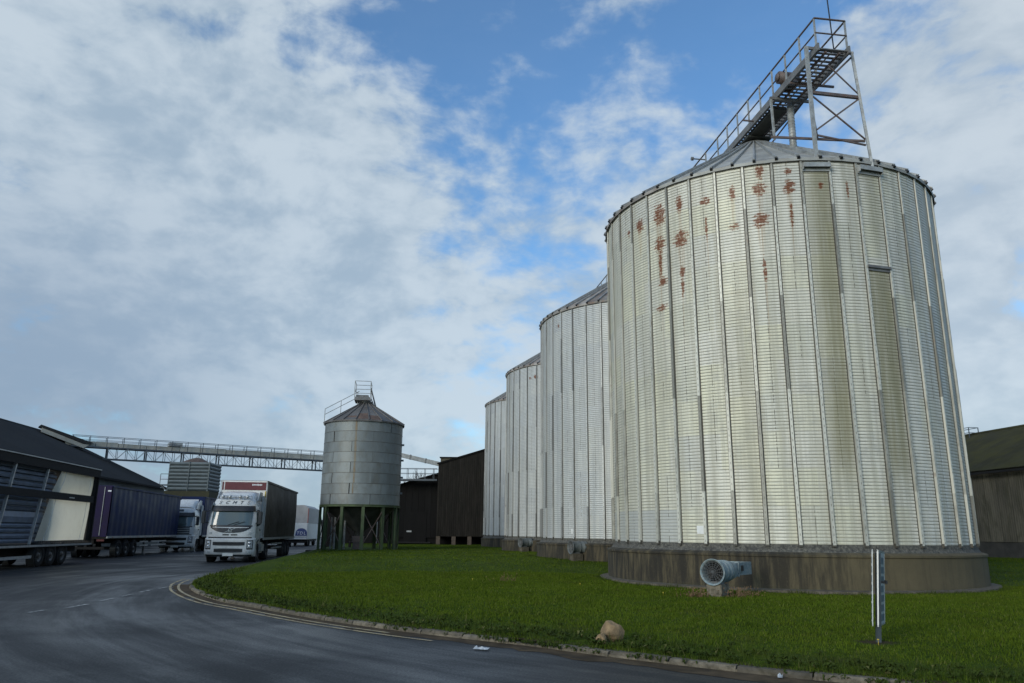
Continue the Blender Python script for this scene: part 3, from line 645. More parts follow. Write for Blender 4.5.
for a in (-1.2, 16.1):                       # hood brackets that carry the tower legs, and the ledge below
    b = MB(); b.bx(-.42, .42, -RW-.17, -RW-.0, 12.90, 12.94); b.bx(-.42, .42, -RW-.18, -RW-.165, 12.80, 12.945); b.bx(-.43, -.41, -RW-.165, -RW, 12.74, 12.92); b.bx(.41, .43, -RW-.165, -RW, 12.74, 12.92); b.bx(-.44, .44, -RW-.06, -RW-.012, 12.7, 12.9)
    b.build('eave_bracket', M['galv'], s1, rot=(0, 0, R(a-.2)))
b = MB(); b.bx(-.42, .42, -RW-.10, -RW-.01, 9.58, 9.66); b.bx(-.42, .42, -RW-.045, -RW-.008, 9.5, 9.58); b.build('wall_ledge', M['galv_dark'], s1, rot=(0, 0, R(15.6)))

# ------------------------------------------------------------------ aeration fans on the silo bases
def make_fan(label, loc, rz, F):
    r = thing('aeration_fan', label, 'fan', loc, rz, 'aeration fans at the silo bases')       # local -y = intake
    r.scale = (.80, .80, .80); ax = Vector((0, 1, 0)); zc = .80
    b = MB(); b.smooth = True
    b.lathe([(.30, .40), (.305, .15), (.335, .03), (.385, -.02), (.40, -.02), (.405, .01), (.345, .06), (.325, .16), (.325, .95), (.345, .95), (.345, .99), (.325, .99), (.32, 1.18)], 36, ax, (0, 0, zc)); b.build('fan_casing', F, r)
    b = MB(); b.smooth = True; b.lathe([(.322, .50), (.355, .50), (.355, .54), (.322, .54)], 36, ax, (0, 0, zc)); b.lathe([(.322, .80), (.35, .80), (.35, .83), (.322, .83)], 36, ax, (0, 0, zc)); b.build('flange', F, r)
    b = MB()
    for rad in (.05, .11, .17, .23, .29, .335):
        n = 24
        for k in range(n):
            a0, a1 = 2*PI*k/n, 2*PI*(k+1)/n; b.tube((rad*cos(a0), .02, zc+rad*sin(a0)), (rad*cos(a1), .02, zc+rad*sin(a1)), .005, 4, caps=False)
    for k in range(8): a = PI*k/8; b.tube((-.36*cos(a), .012, zc-.36*sin(a)), (.36*cos(a), .012, zc+.36*sin(a)), .006, 4)
    b.build('wire_guard', M['galv_dark'], r)
    b = MB(); b.smooth = True; b.lathe([(.001, .16), (.07, .17), (.09, .22), (.09, .4)], 16, ax, (0, 0, zc))
    b.build('hub', M['chassis'], r)
    for k in range(8):
        a = 2*PI*k/8; d = Vector((cos(a), 0, sin(a))); n = Vector((-sin(a), 0, cos(a))); c0 = Vector((0, .28, zc)); bb = MB()
        bb.add([c0+d*.08-n*.03+ax*.06, c0+d*.08+n*.03-ax*.06, c0+d*.29+n*.07-ax*.04, c0+d*.29-n*.07+ax*.04], [(0, 1, 2, 3)]); bb.build('blade', M['chassis'], r)
    b = MB(); c = []
    for k in range(24): a = 2*PI*k/24; c.append((.32*cos(a), 1.18, zc+.32*sin(a)))
    q = []
    for k in range(24):
        a = 2*PI*k/24; s = max(abs(cos(a)), abs(sin(a))); q.append((.23*cos(a)/s, 1.62, zc+.05+.20*sin(a)/s))
    b.add(c+q, [(k, (k+1) % 24, 24+(k+1) % 24, 24+k) for k in range(24)]); b.build('transition', F, r)
    b = MB(); b.bx(-.23, .23, 1.62, 2.9, zc-.15, zc+.25); b.bx(-.27, .27, 1.60, 1.63, zc-.19, zc+.29); b.bx(.231, .26, 1.75, 2.0, zc-.05, zc+.17); b.build('duct', F, r)
    b = MB(); b.bx(.232, .275, 1.80, 2.02, zc-.02, zc+.16); b.build('switch_box', M['black'], r)
    b = MB(); b.bx(-.24, .24, .04, .70, -.20, .44); b.build('plinth', M['kerb'], r, bevel=.02)
    b = MB(); b.bx(-.16, .16, .08, .55, .438, .52); b.bx(-.14, -.12, .06, .5, .52, .54); b.build('mount', M['galv_dark'], r)
    return r
make_fan('blue grey aeration fan with round mouth at the nearest silo base', (5.04, 19.95, .10), R(-36), M['fan'])
c2 = W2(13.356, 26.382+14.788); a = R(-52)+GRID
make_fan('dark ribbed aeration fan at the second silo base', (c2.x+7.0*sin(R(-50))+.68, c2.y-7.0*cos(R(-50))-.25, .36), R(-66), M['fan_dark'])
c3 = W2(13.356, 26.382+2*14.788)
make_fan('small distant aeration fan at the third silo base', (c3.x+7.1*sin(R(-50))+.58, c3.y-7.1*cos(R(-50))-.2, .38), R(-62), M['fan_dark'])

# ------------------------------------------------------------------ catwalk along the silo tops
cw = thing('roof_catwalk', 'steel conveyor catwalk with handrails jutting past the nearest silo top', 'catwalk', W2(13.30, 20.4, 0), GRID, None)
GD, GL, BR = M['galv_dark'], M['galv'], M['steel_brown']
ZF = 17.02; XL, XR = -.55, .53; LEN = 56.
B('side_beam', GD, cw, (XL-.03, XL+.03, -.1, LEN, ZF-.12, ZF+.14)); B('side_beam', GD, cw, (XR-.03, XR+.03, -.1, LEN, ZF-.12, ZF+.14))
slat = MB(); slat.bx(XL+.03, XR-.03, -.04, .04, -.018, .018); slat_me = slat.mesh('floor_slat', GD)
y = .02
while y < 12: link('floor_slat', slat_me, cw, (0, y, ZF)); y += .21
B('conveyor_trough', M['hopper_dark'], cw, (XL+.16, XR-.42, 3.4, LEN, ZF-.20, ZF-.05))
B('conveyor_trough', M['hopper_dark'], cw, (XL+.05, XR-.05, 5.3, LEN, ZF-.27, ZF-.205))
B('long_angle', BR, cw, (-.28, -.22, 0, 12, ZF-.13, ZF-.07)); B('long_angle', BR, cw, (.20, .26, 0, 12, ZF-.13, ZF-.07))
for sx_, nm in ((XL, 'l'), (XR, 'r')):
    b = MB(); b.tube((sx_, 0, ZF+1.13), (sx_, LEN, ZF+1.13), .032, 6); b.tube((sx_, 0, ZF+.58), (sx_, LEN, ZF+.58), .026, 6); b.build('handrail', BR, cw)
    y = .03
    while y < LEN:
        b = MB(); b.bar((sx_, y, ZF), (sx_, y, ZF+1.13), .05, .05); b.build('rail_post', GL, cw); y += 1.32 if y > 8 else 1.0 if sx_ == XL else 1.9
b = MB(); b.tube((XL, 0, ZF+1.13), (XR, 0, ZF+1.13), .034, 6); b.tube((XL, 0, ZF+.58), (XR, 0, ZF+.58), .028, 6); b.build('end_rail', BR, cw)
# tower carrying the end
def mem(name, m, p, q, wd, ht=None): b = MB(); b.bar(p, q, wd, ht); return b.build(name, m, cw)
LA, LB = -.80, .80; YF, YB = .22, 1.9
mem('leg', GL, (LA, YF, 12.9), (LA, YF, 17.20), .11, .09); mem('leg', GL, (LB+.22, YF-.1, 12.85), (LB, YF, 17.16), .09, .08)
mem('leg', BR, (LA+.22, YF+.2, 14.0), (LA+.08, YF+.2, 15.6), .05)
mem('cross_beam', GD, (LA-.05, YF, 17.16), (LB+.05, YF, 17.12), .07, .09)
mem('cross_beam', BR, (LA, YF+.04, 15.55), (LB+.08, YF+.04, 15.52), .09, .10); mem('cross_beam', BR, (LA-1.1, YF+.7, 14.22), (LB+.16, YF+.04, 13.96), .06, .07); mem('cross_beam', BR, (LA, YF+.06, 14.06), (LB+.17, YF+.04, 13.82), .05, .05)
mem('brace', BR, (LA, YF, 15.45), (LB+.15, YF, 14.0), .04); mem('brace', BR, (LB+.08, YF+.03, 15.45), (LA+.1, YF+.03, 14.2), .05); mem('brace', BR, (LA+.7, YF, 16.6), (LB+.08, YF, 15.62), .035); mem('brace', BR, (LB, YF+.05, 17.0), (LA+.7, YF+.4, 16.1), .05)
mem('cross_beam', GD, (XL-.30, 2.75, ZF-.18), (XR+.12, 2.75, ZF-.18), .08, .09); mem('cross_beam', BR, (XL-.05, 1.75, ZF-.17), (XR+.5, 1.75, ZF-.17), .06, .07)
mem('post', GL, (XL-.24, 2.75, 15.2), (XL-.26, 2.75, ZF-.16), .07); mem('stay', BR, (XR, 2.8, ZF-.1), (XR-.35, 5.2, 16.2), .04)
mem('bracket', BR, (XL-.45, 4.6, ZF-.02), (XL, 4.6, ZF-.02), .05); mem('bracket', BR, (XL-.45, 4.6, ZF-.02), (XL, 4.6, ZF+.6), .03)
b = MB(); b.smooth = True; b.tube((.10, 3.1, 14.4), (.10, 3.1, ZF-.1), .12, 14)
for z in np.arange(14.6, 16.9, .12): b.tube((.10, 3.1, z), (.10, 3.1, z+.02), .128, 14)
b.build('spout', GL, cw)
b = MB(); b.smooth = True; b.tube((XL-.10, 2.4, ZF+.45), (XL+.6, 2.4, ZF+.45), .22, 14); b.bx(XL+.06, XL+.5, 2.2, 2.6, ZF+.05, ZF+.42); b.tube((XL-.17, 2.4, ZF+.45), (XL-.09, 2.4, ZF+.45), .14, 12); b.build('drive_motor', M['steel_brown'], cw)
mem('aerial', M['black'], (.10, .10, ZF), (.02, .10, ZF+2.9), .03)
b = MB(); b.tube((XL-.45, 9.75, ZF+1.0), (XL+.2, 9.75, ZF+1.0), .03, 8); b.tube((XL-.52, 9.75, ZF+1.0), (XL-.42, 9.75, ZF+1.0), .085, 10); b.build('floodlight_arm', GD, cw)
b = MB(); b.tube((XL-.45, 23.0, ZF+1.0), (XL+.2, 23., ZF+1.0), .03, 8); b.tube((XL-.52, 23., ZF+1.0), (XL-.42, 23., ZF+1.0), .085, 10); b.build('floodlight_arm', GD, cw)

# ------------------------------------------------------------------ hopper silo on green legs
hw_, hu_ = to_wu(-10.55, 55.2); HZ = .36
hs = thing('hopper_silo', 'smaller grey smooth-walled silo standing on green steel legs', 'silo', W2(hw_, hu_, HZ), GRID)
HR, H0, H1 = 2.74, 3.02, 8.66; NT_ = 8; TH = (H1-H0)/NT_
HM = mat('grey_silo_sheet_smooth', (.185, .205, .205), .52, .2, .13, 1.1, (.12, .11, .08), .45, stretch=(1, 1, .5), islandvar=.11)
def curved_sheet(r, a0, a1, z0, z1, n=10):
    b = MB(); b.smooth = True
    b.grid(lambda s, t: ((r)*sin(a0+(a1-a0)*s), -(r)*cos(a0+(a1-a0)*s), z0+(z1-z0)*t), n, 1); b.smooth = False
    vs = [(r*sin(a1), -r*cos(a1), z0), (r*sin(a1), -r*cos(a1), z1), ((r-.03)*sin(a1), -(r-.03)*cos(a1), z1), ((r-.03)*sin(a1), -(r-.03)*cos(a1), z0)]; b.add(vs, [(0, 1, 2, 3)])
    return b
sh = curved_sheet(HR, -PI/6+.0062, PI/6-.0062, 0, TH-.022).mesh('wall_sheet', HM)
for t in range(NT_):
    for k in range(6): link('wall_sheet', sh, hs, (0, 0, H0+TH*t), (0, 0, R(60*k+(30 if t % 2 else 0)-14+random.uniform(-1, 1))))
b = MB(); b.lathe([(HR-.012, H0), (HR-.012, H1)], 64); b.build('seam_lining', M['chassis'], hs)
b = MB(); q = R(-20)
for t in range(1, NT_): b.lathe([(HR, H0+TH*t-.022), (HR+.012, H0+TH*t-.022), (HR+.012, H0+TH*t-.002), (HR, H0+TH*t-.002)], 64)
b.build('lap_joint', M['galv_mid'], hs)
rust_m = mat('rust_streak', (.23, .15, .09), .8, 0, .3, 5, (.15, .16, .16), .8)
hr = MB(); NH = 20; h = PI/NH; hr.add([((HR+.14)*sin(-h), -(HR+.14)*cos(h), 0), ((HR+.14)*sin(h), -(HR+.14)*cos(h), 0), (.35*sin(h), -.35*cos(h), 1.55), (.35*sin(-h), -.35*cos(h), 1.55)], [(0, 1, 2, 3)])
hr.add([((HR+.14)*sin(-h), -(HR+.14)*cos(h), 0), ((HR+.14)*sin(h), -(HR+.14)*cos(h), 0), ((HR+.13)*sin(h), -(HR+.13)*cos(h), -.09), ((HR+.13)*sin(-h), -(HR+.13)*cos(h), -.09)], [(0, 1, 2, 3)])
hr.bar(((HR+.15)*sin(h), -(HR+.15)*cos(h), .03), (.36*sin(h), -.36*cos(h), 1.57), .05, .06)
HRM = mat('hopper_roof_sheet', (.12, .115, .11), .6, .1, .22, 1.2, (.10, .07, .05), .4, islandvar=.2)
HRR = mat('hopper_roof_rust', (.12, .075, .055), .8, 0, .3, 3.2, (.12, .10, .09), .6)
hme = hr.mesh('roof_panel', HRM)
for k in range(NH):
    o = link('roof_panel', hme, hs, (0, 0, H1+.04), (0, 0, 2*PI*k/NH))
for k in (-1, 0, 1):
    b = MB(); a0 = 2*PI*k/NH; lo_, hi_ = (.04, .36) if k == 0 else (.02, .26) if k == 1 else (.12, .22)
    b.smooth = True
    def RP(s_, t_, a0=a0, lo_=lo_, hi_=hi_):
        f = lo_+(hi_-lo_)*t_; rr_ = (HR+.14)+(.35-HR-.14)*f; a = a0+(s_-.5)*h*1.75; ch = cos(h)/cos((s_-.5)*h*1.75) if False else cos(h)
        return (rr_*math.tan((s_-.5)*h*1.75)*cos(a0)*ch+rr_*ch*sin(a0), rr_*math.tan((s_-.5)*h*1.75)*sin(a0)*ch-rr_*ch*cos(a0), H1+.04+1.55*f+.006)
    b.grid(RP, 4, 4); b.build('rust_patch', HRR, hs)
# rust run down the wall under the rusty roof panels
SR = mat('rust_run', (.20, .175, .13), .7, .05, .2, 2, (.20, .125, .06), .9, stretch=(1, 1, .4))
for t in range(1, NT_):
    sv = MB(); a0 = R(-9-random.uniform(0, 1.)); wd = R(random.uniform(2.2, 3.6)); sv.grid(lambda s, q: ((HR+.006)*sin(a0+wd*s*(1-.25*q)), -(HR+.006)*cos(a0+wd*s*(1-.25*q)), H0+TH*t+.01+(TH-.04)*q), 3, 2); sv.build('rust_run', SR, hs)
b = MB(); b.tube((0, 0, H1+1.5), (0, 0, H1+1.66), .42, 20); b.tube((0, 0, H1+1.62), (0, 0, H1+1.70), .5, 20); b.build('roof_cap', GD, hs)
B('top_platform', GD, hs, (-.78, .34, -.75, .9, H1+1.72, H1+1.95)); B('winch_box', GD, hs, (-.66, .2, -.6, .3, H1+1.95, H1+2.12))
for (xa, ya, xb, yb) in ((-.78, -.75, .34, -.75), (.34, -.75, .34, .9), (-.78, -.75, -.78, .9), (-.78, .9, .34, .9)):
    b = MB()
    for z in (.55, 1.15): b.tube((xa, ya, H1+1.95+z), (xb, yb, H1+1.95+z), .022, 6)
    b.build('platform_rail', GL, hs)
for (xa, ya) in ((-.78, -.75), (.34, -.75), (.34, .9), (-.78, .9)): b = MB(); b.bar((xa, ya, H1+1.95), (xa, ya, H1+3.1), .05); b.build('rail_post', GL, hs)
for (p, q) in (((.34, .9, H1+2.1), (.72, 1.0, H1+1.2)), ((.34, -.2, H1+2.7), (.72, .1, H1+1.3)), ((.34, .5, H1+2.7), (.8, .7, H1+1.2))): b = MB(); b.bar(p, q, .06); b.build('stay', GD, hs)
def cone_z(r): return H1+.06+1.55*(HR+.14-r)/(HR+.14-.35)
la = R(-78); b = MB(); ds = Vector((sin(la), -cos(la), 0))
for hgt in (.55, .95): b.tube(ds*(HR+.1)+Vector((0, 0, cone_z(HR+.1)+hgt)), ds*.5+Vector((0, 0, cone_z(.5)+hgt)), .022, 6)
b.build('roof_handrail', GL, hs)
for r_ in (HR+.1, 1.75, .6): b = MB(); b.bar(ds*r_+Vector((0, 0, cone_z(r_)-.2)), ds*r_+Vector((0, 0, cone_z(r_)+.95)), .045); b.build('rail_post', GL, hs)
nl = 12; lg = MB(); lg.bx(-.10, .10, -.09, -.07, 0, 2.90); lg.bx(-.10, .10, .07, .09, 0, 2.90); lg.bx(-.012, .012, -.07, .07, 0, 2.90); lg.bx(-.17, .17, -.16, .16, -.06, .03); lgm = lg.mesh('leg', M['green_steel'])
for k in range(nl): a = 2*PI*(k+.25)/nl; link('leg', lgm, hs, ((HR-.06)*sin(a), -(HR-.06)*cos(a), 0), (0, 0, a))
b = MB(); b.lathe([(HR-.16, 2.88), (HR+.07, 2.88), (HR+.07, 2.91), (HR+.02, 2.91), (HR+.02, 3.0), (HR+.06, 3.0), (HR+.06, 3.03), (HR-.16, 3.03)], 64); b.build('ring_beam', M['green_steel'], hs)
b = MB(); b.smooth = True; b.lathe([(HR-.1, 2.95), (.32, 1.25), (.30, .95)], 40); b.build('hopper_cone', M['hopper_dark'], hs)
b = MB(); b.bx(-.4, .4, -.4, .4, .55, .95); b.tube((-.55, 0, .6), (-.55, 0, .2), .1, 10); b.bx(-.35, .35, -.3, .3, 0, .55); b.build('outlet_gearbox', M['steel_brown'], hs)
for k in range(nl):
    if k % 2 == 0:
        a0, a1 = 2*PI*(k+.25)/nl, 2*PI*(k+1.25)/nl; p = lambda a, z: ((HR-.08)*sin(a), -(HR-.08)*cos(a), z)
        b = MB(); b.bar(p(a0, .3), p(a1, 2.6), .05); b.build('brace', BR, hs); b = MB(); b.bar(p(a1, .3), p(a0, 2.6), .05); b.build('brace', BR, hs)
for (x_, y_) in ((-1.6, -.4), (-1.2, .6), (-.9, -.9), (-1.9, .5)): b = MB(); b.tube((x_, y_, -.05), (x_, y_, 2.2), .07, 8); b.build('down_pipe', GL, hs)
for z in (3.9, 5.0, 6.2, 7.3): b = MB(); b.bx(-.09, .09, -HR-.16, -HR, z-.06, z+.06); b.build('side_bracket', GD, hs, rot=(0, 0, R(86)))
pad = MB(); pad.lathe([(3.5, -.3), (3.5, .0), (.01, .012)], 40); o = pad.build('foundation_pad', mat('earthy_concrete', (.06, .052, .038), .95, 0, .3, 2), hs)
# ------------------------------------------------------------------ lorries and trailers (local -y = nearest end)
def tyre_me():
    b = MB(); b.smooth = True; b.lathe([(.27, -.13), (.30, -.15), (.46, -.15), (.50, -.11), (.50, .11), (.46, .15), (.30, .15), (.27, .13)], 28, Vector((1, 0, 0))); return b.mesh('tyre', M['tyre'])
def rim_me():
    b = MB(); b.smooth = True; b.lathe([(.275, .13), (.275, -.13)], 24, Vector((1, 0, 0)))
    for s in (-1, 1):
        b.lathe([(.275, .12*s), (.25, .10*s), (.17, .02*s), (.12, .07*s), (.08, .13*s), (.001, .135*s)], 24, Vector((1, 0, 0)))
        for k in range(8): a = 2*PI*k/8; b.tube((.06*s, .2*cos(a), .2*sin(a)), (.085*s, .2*cos(a), .2*sin(a)), .016, 6)
    return b.mesh('rim', M['rim'])
TY, RI = tyre_me(), rim_me()
def wheel(parent, x, y, z=.5, name='wheel'):
    t = link(name, TY, parent, (x, y, z)); link('rim', RI, t); return t
def curtain(parent, x, y0, y1, z0, z1, m, side, waves=22, amp=.018, name='side_curtain'):
    b = MB(); b.smooth = True; ph = random.random()*6
    b.grid(lambda s, t: (x+side*(amp*(.6*sin(waves*2*PI*s+ph+.4*sin(3*t))+.7*sin(7.3*s*PI+ph*2+t*1.2)*sin(PI*t)) + .03*sin(PI*t)), y0+(y1-y0)*s, z0+(z1-z0)*t), 120, 8)
    return b.build(name, m, parent)
def trailer_common(r, y0, y1, zd, zt, near_axles, legs_y, hw=1.25):
    C_ = M['chassis']
    B('deck_frame', C_, r, (-hw+.02, hw-.02, y0, y1, zd-.14, zd))
    B('chassis_rail', C_, r, (-.55, -.40, y0+.1, y1-.1, zd-.42, zd-.14)); B('chassis_rail', C_, r, (.40, .55, y0+.1, y1-.1, zd-.42, zd-.14))
    for yy in near_axles:
        B('axle', C_, r, (-.95, .95, yy-.06, yy+.06, .44, .56))
        for sx_ in (-1, 1):
            wheel(r, sx_*1.06, yy)
            b = MB(); b.lathe([(.57, -.16), (.57, .16), (.585, .16), (.585, -.16)], 12, Vector((1, 0, 0)), (sx_*1.06, yy, .5), R(20), R(160)); b.build('mudguard', M['black'], r)
    if legs_y:
        for sx_ in (-.85, .85): B('landing_leg', M['galv_dark'], r, (sx_-.06, sx_+.06, legs_y-.06, legs_y+.06, .06, zd-.2), (sx_-.12, sx_+.12, legs_y-.12, legs_y+.12, .0, .07))
        b = MB(); b.bar((-.85, legs_y, .5), (.85, legs_y, .5), .05); b.build('leg_brace', M['galv_dark'], r)
def edge_rails(r, y0, y1, zd, zt, m, hw=1.25):
    for sx_ in (-1, 1):
        B('cant_rail', m, r, (sx_*hw-.05, sx_*hw+.05, y0, y1, zt-.10, zt+.01)); B('sole_bar', M['alu'], r, (sx_*hw-.035, sx_*hw+.035, y0, y1, zd-.10, zd+.02))
def illegible(parent, name, m, x0, x1, z, h, y, n=9):      # small print that cannot be read: strokes of uneven height
    b = MB(); x = x0; st = (x1-x0)/n
    for k in range(n):
        hh = h*random.uniform(.6, 1.); b.bx(x+.1*st, x+.75*st, y-.006, y, z-hh/2, z+hh/2); x += st
    return b.build(name, m, parent)

# --- cab
def lerp_tab(tab, z):
    for (z0, v0), (z1, v1) in zip(tab, tab[1:]):
        if z <= z1: return v0+(v1-v0)*max(0, (z-z0))/(z1-z0)
    return tab[-1][1]
FY = [(.9, .03), (1.25, .0), (1.55, .01), (1.85, .06), (2.65, .30), (2.92, .36), (3.22, .52), (3.32, .72)]
HWD = [(.9, 1.22), (1.85, 1.23), (2.2, 1.21), (2.65, 1.15), (2.95, 1.10), (3.22, 1.02), (3.32, .9)]
def front_y(x, z): hw = lerp_tab(HWD, z); return lerp_tab(FY, z)+.30*min(1, abs(x)/hw)**5
def fpatch(r, name, m, x0, x1, zlo, zhi, off=.010, nx=20, nz=6, label=None, fn=front_y):
    zl = zlo if callable(zlo) else (lambda x: zlo); zh = zhi if callable(zhi) else (lambda x: zhi)
    b = MB(); b.smooth = True
    def P(s, t):
        x = x0+(x1-x0)*s; z = zl(x)+(zh(x)-zl(x))*t; return (x, fn(x, z)-off, z)
    b.grid(P, nx, nz)
    def E(s, t):                                     # a rim that carries the patch back into the body
        x = x0+(x1-x0)*s; z = zl(x); return (x, fn(x, z)-off+(off+.03)*t, z)
    def E2(s, t): x = x0+(x1-x0)*s; z = zh(x); return (x, fn(x, z)-off+(off+.03)*t, z)
    b.grid(E, nx, 1); b.grid(E2, nx, 1)
    return b.build(name, m, r, label, fix=False)
def bump_y(x, z): t = min(1, abs(x)/1.26); return (.10 if z < .36 else -.05 if z < 1.22 else 0.02)+.34*t**6
def make_cab(r, style):
    Wp = M['white_paint']; zs = [.95, 1.1, 1.3, 1.55, 1.85, 2.1, 2.4, 2.65, 2.8, 2.95, 3.1, 3.22, 3.29, 3.32]; b = MB(); b.smooth = True; YB = 2.05
    sec = []
    for z in zs:
        hw = lerp_tab(HWD, z); xs = [hw*sin(PI/2*k/10) for k in range(-10, 11)]
        sec.append([(x, front_y(x, z), z) for x in xs]+[(hw, .9, z), (hw, 1.95, z), (hw-.06, YB, z), (-hw+.06, YB, z), (-hw, 1.95, z), (-hw, .9, z)])
    n = len(sec[0]); vs = [q for s_ in sec for q in s_]
    fs = [(j*n+i, j*n+(i+1) % n, (j+1)*n+(i+1) % n, (j+1)*n+i) for j in range(len(zs)-1) for i in range(n)]
    # open wheel arch: the lowest side strips stop ahead of the wheel
    b.add(vs, fs+[tuple(range((len(zs)-1)*n, len(zs)*n))]); b.build('cab_shell', Wp, r)
    # bumper
    b = MB(); b.smooth = True; sec = []
    for z in (.30, .34, .40, .6, .9, 1.15, 1.215, 1.225):
        xs = [1.26*sin(PI/2*k/10) for k in range(-10, 11)]
        sec.append([(x, bump_y(x, z)+(.03 if z in (.30, 1.225) else 0), z) for x in xs]+[(1.26, .80, z), (1.2, .86, z), (-1.2, .86, z), (-1.26, .80, z)])
    n = len(sec[0]); b.add([q for s_ in sec for q in s_], [(j*n+i, j*n+(i+1) % n, (j+1)*n+(i+1) % n, (j+1)*n+i) for j in range(7) for i in range(n)]+[tuple(range(n)), tuple(range(7*n, 8*n))])
    b.build('bumper', Wp, r)
    K = M['black']
    fpatch(r, 'air_dam', K, -1.16, 1.16, .285, .40, .012, fn=bump_y)

    fpatch(r, 'lower_slot', K, -.72, .72, lambda x: .50+.03*abs(x/.72)**4, lambda x: .71-.02*abs(x/.72)**4, .012, fn=bump_y)
    fpatch(r, 'upper_slot', K, -.80, .80, lambda x: .85+.02*abs(x/.8)**4, lambda x: 1.04, .012, fn=bump_y)
    for z in (.60, .95): fpatch(r, 'slot_bar', M['chassis'], -.70, .70, z-.012, z+.012, .022, 12, 1, fn=bump_y)
    fpatch(r, 'panel_gap', K, -1.10, 1.10, 1.225, 1.285, .014, fn=front_y)
    if style['kind'] == 'low':
        fpatch(r, 'vent', K, -.36, -.04, 1.37, 1.43, .012, 6, 1); fpatch(r, 'vent', K, .06, .38, 1.37, 1.43, .012, 6, 1)
        fpatch(r, 'grille', K, -1.02, 1.02, lambda x: 1.50+.25*(abs(x)/1.02)**3, lambda x: 1.83, .014, 24, 4)
        fpatch(r, 'grille_trim', M['white_paint'], -.92, .92, lambda x: 1.745+.02*(abs(x)/.92)**2, lambda x: 1.79, .022, 20, 1)
        b = MB(); ring = [(.085*cos(2*PI*k/20), front_y(0, 1.63)-.03, 1.63+.085*sin(2*PI*k/20)) for k in range(21)]
        for p, q in zip(ring, ring[1:]): b.tube(p, q, .014, 6)
        b.bar((-.26, front_y(0, 1.5)-.02, 1.53), (.26, front_y(0, 1.8)-.02, 1.74), .035, .02); b.build('badge', M['chrome'], r)
        for sx_ in (-1, 1): fpatch(r, 'marker_lamp', M['lens'], sx_*.98-.07, sx_*.98+.07, 1.43, 1.53, .016, 4, 2)
    else:
        for k in range(4): fpatch(r, 'grille', K, -.95, .95, 1.32+.13*k, 1.42+.13*k, .013, 16, 1)
    for sx_ in (-1, 1):
        a, c = sorted((sx_*.90, sx_*1.19)); fpatch(r, 'headlight_housing', K, a, c, lambda x: .66, lambda x: 1.13, .010, 8, 4, fn=bump_y)
        h_ = fpatch(r, 'headlight', M['lens'], a+.03, c-.03, .72, 1.09, .016, 8, 4, fn=bump_y)
        b = MB(); b.smooth = True
        for z in (.82, .99): b.lathe([(.001, -.02), (.05, -.015), (.065, .0), (.065, .02)], 14, Vector((0, 1, 0)), (sx_*1.03, bump_y(1.03, z)-.02, z))
        b.build('lamp_bowl', M['chrome'], h_)
        fpatch(r, 'fog_light', M['lens'], sx_*.98-.09, sx_*.98+.09, .46, .57, .014, 4, 2, fn=bump_y)
    fpatch(r, 'windscreen', M['windscreen'], -1.03, 1.03, lambda x: 1.86+.04*(x/1.03)**4, lambda x: 2.66, .012, 24, 8)
    fpatch(r, 'windscreen_seal', K, -1.08, 1.08, 1.825, 1.89, .016, 24, 1)
    for sx_ in (-1, 1):
        b = MB(); b.bar((sx_*.15, front_y(0, 1.9)-.03, 1.90), (sx_*.15+.55, front_y(.3, 2.0)-.03, 2.08), .022); b.build('wiper', K, r)
    # visor, header with lettering
    b = MB(); b.smooth = True
    b.grid(lambda s, t: ((-1.12+2.24*s), front_y(-1.12+2.24*s, 2.78)-.16+.10*t+.05*t*t, 2.62+.28*t), 20, 3); b.grid(lambda s, t: ((-1.12+2.24*s), front_y(-1.12+2.24*s, 2.78)-.15+.10*t+.05*t*t, 2.61+.28*t), 20, 3); b.build('sun_visor', M['black'], r)
    for sx_ in (-1, 1):
        sgn = sx_; hwf = lambda z: lerp_tab(HWD, z)
        d = MB(); d.smooth = True; d.grid(lambda s, t: (sgn*(hwf(1.0+2.05*t)+.006), .42+1.35*s, 1.0+2.05*t), 6, 10); dd = d.build('cab_door', M['white_paint'], r, fix=False)
        wv = MB(); wv.smooth = True
        def wp(s, t): z = 1.92+.78*t; return (sgn*(hwf(z)+.014), .50+.22*t+(1.12-.22*t)*s, z-.10*(1-s)*(1-t))
        wv.grid(wp, 6, 5); wv.build('door_window', M['glass'], dd, fix=False)
        hd = MB(); hd.bx(sgn*1.235-.02, sgn*1.235+.03, 1.45, 1.68, 1.62, 1.68); hd.build('handle', K, dd)
        B('step', M['chassis'], r, (sgn*1.10-.12, sgn*1.10+.12, .45, .90, .55, .60), (sgn*1.10-.12, sgn*1.10+.12, .45, .90, .85, .90), (sgn*1.10-.10, sgn*1.10+.10, .86, .90, .45, .95))
        mr = MB(); mr.bx(sgn*1.44-.10, sgn*1.44+.10, .12, .30, 1.95, 2.62); mo = mr.build('mirror', M['black'], r, bevel=.04)
        ar = MB(); ar.bar((sgn*1.18, .40, 2.62), (sgn*1.44, .22, 2.58), .05); ar.bar((sgn*1.2, .40, 2.0), (sgn*1.44, .22, 2.02), .05); ar.build('mirror_arm', M['black'], mo)
        gl = MB(); gl.bx(sgn*1.44-.085, sgn*1.44+.085, .301, .306, 1.99, 2.58); gl.build('mirror_glass', M['chrome'], mo)
        ag = MB(); ag.lathe([(.58, -.17), (.58, .17), (.66, .17), (.66, -.17), (.58, -.17)], 14, Vector((1, 0, 0)), (sgn*1.08, 1.42, .5), R(-5), R(185), close=False); ag.build('wheel_arch', M['white_paint'] if style['kind'] != 'low' else M['chassis'], r)
        wheel(r, sgn*1.06, 1.42)
        B('rear_wing', M['grey_fairing'], r, (sgn*1.19-.04, sgn*1.19+.04, 2.0, 2.55, 1.2, 3.5), bevel=.03)
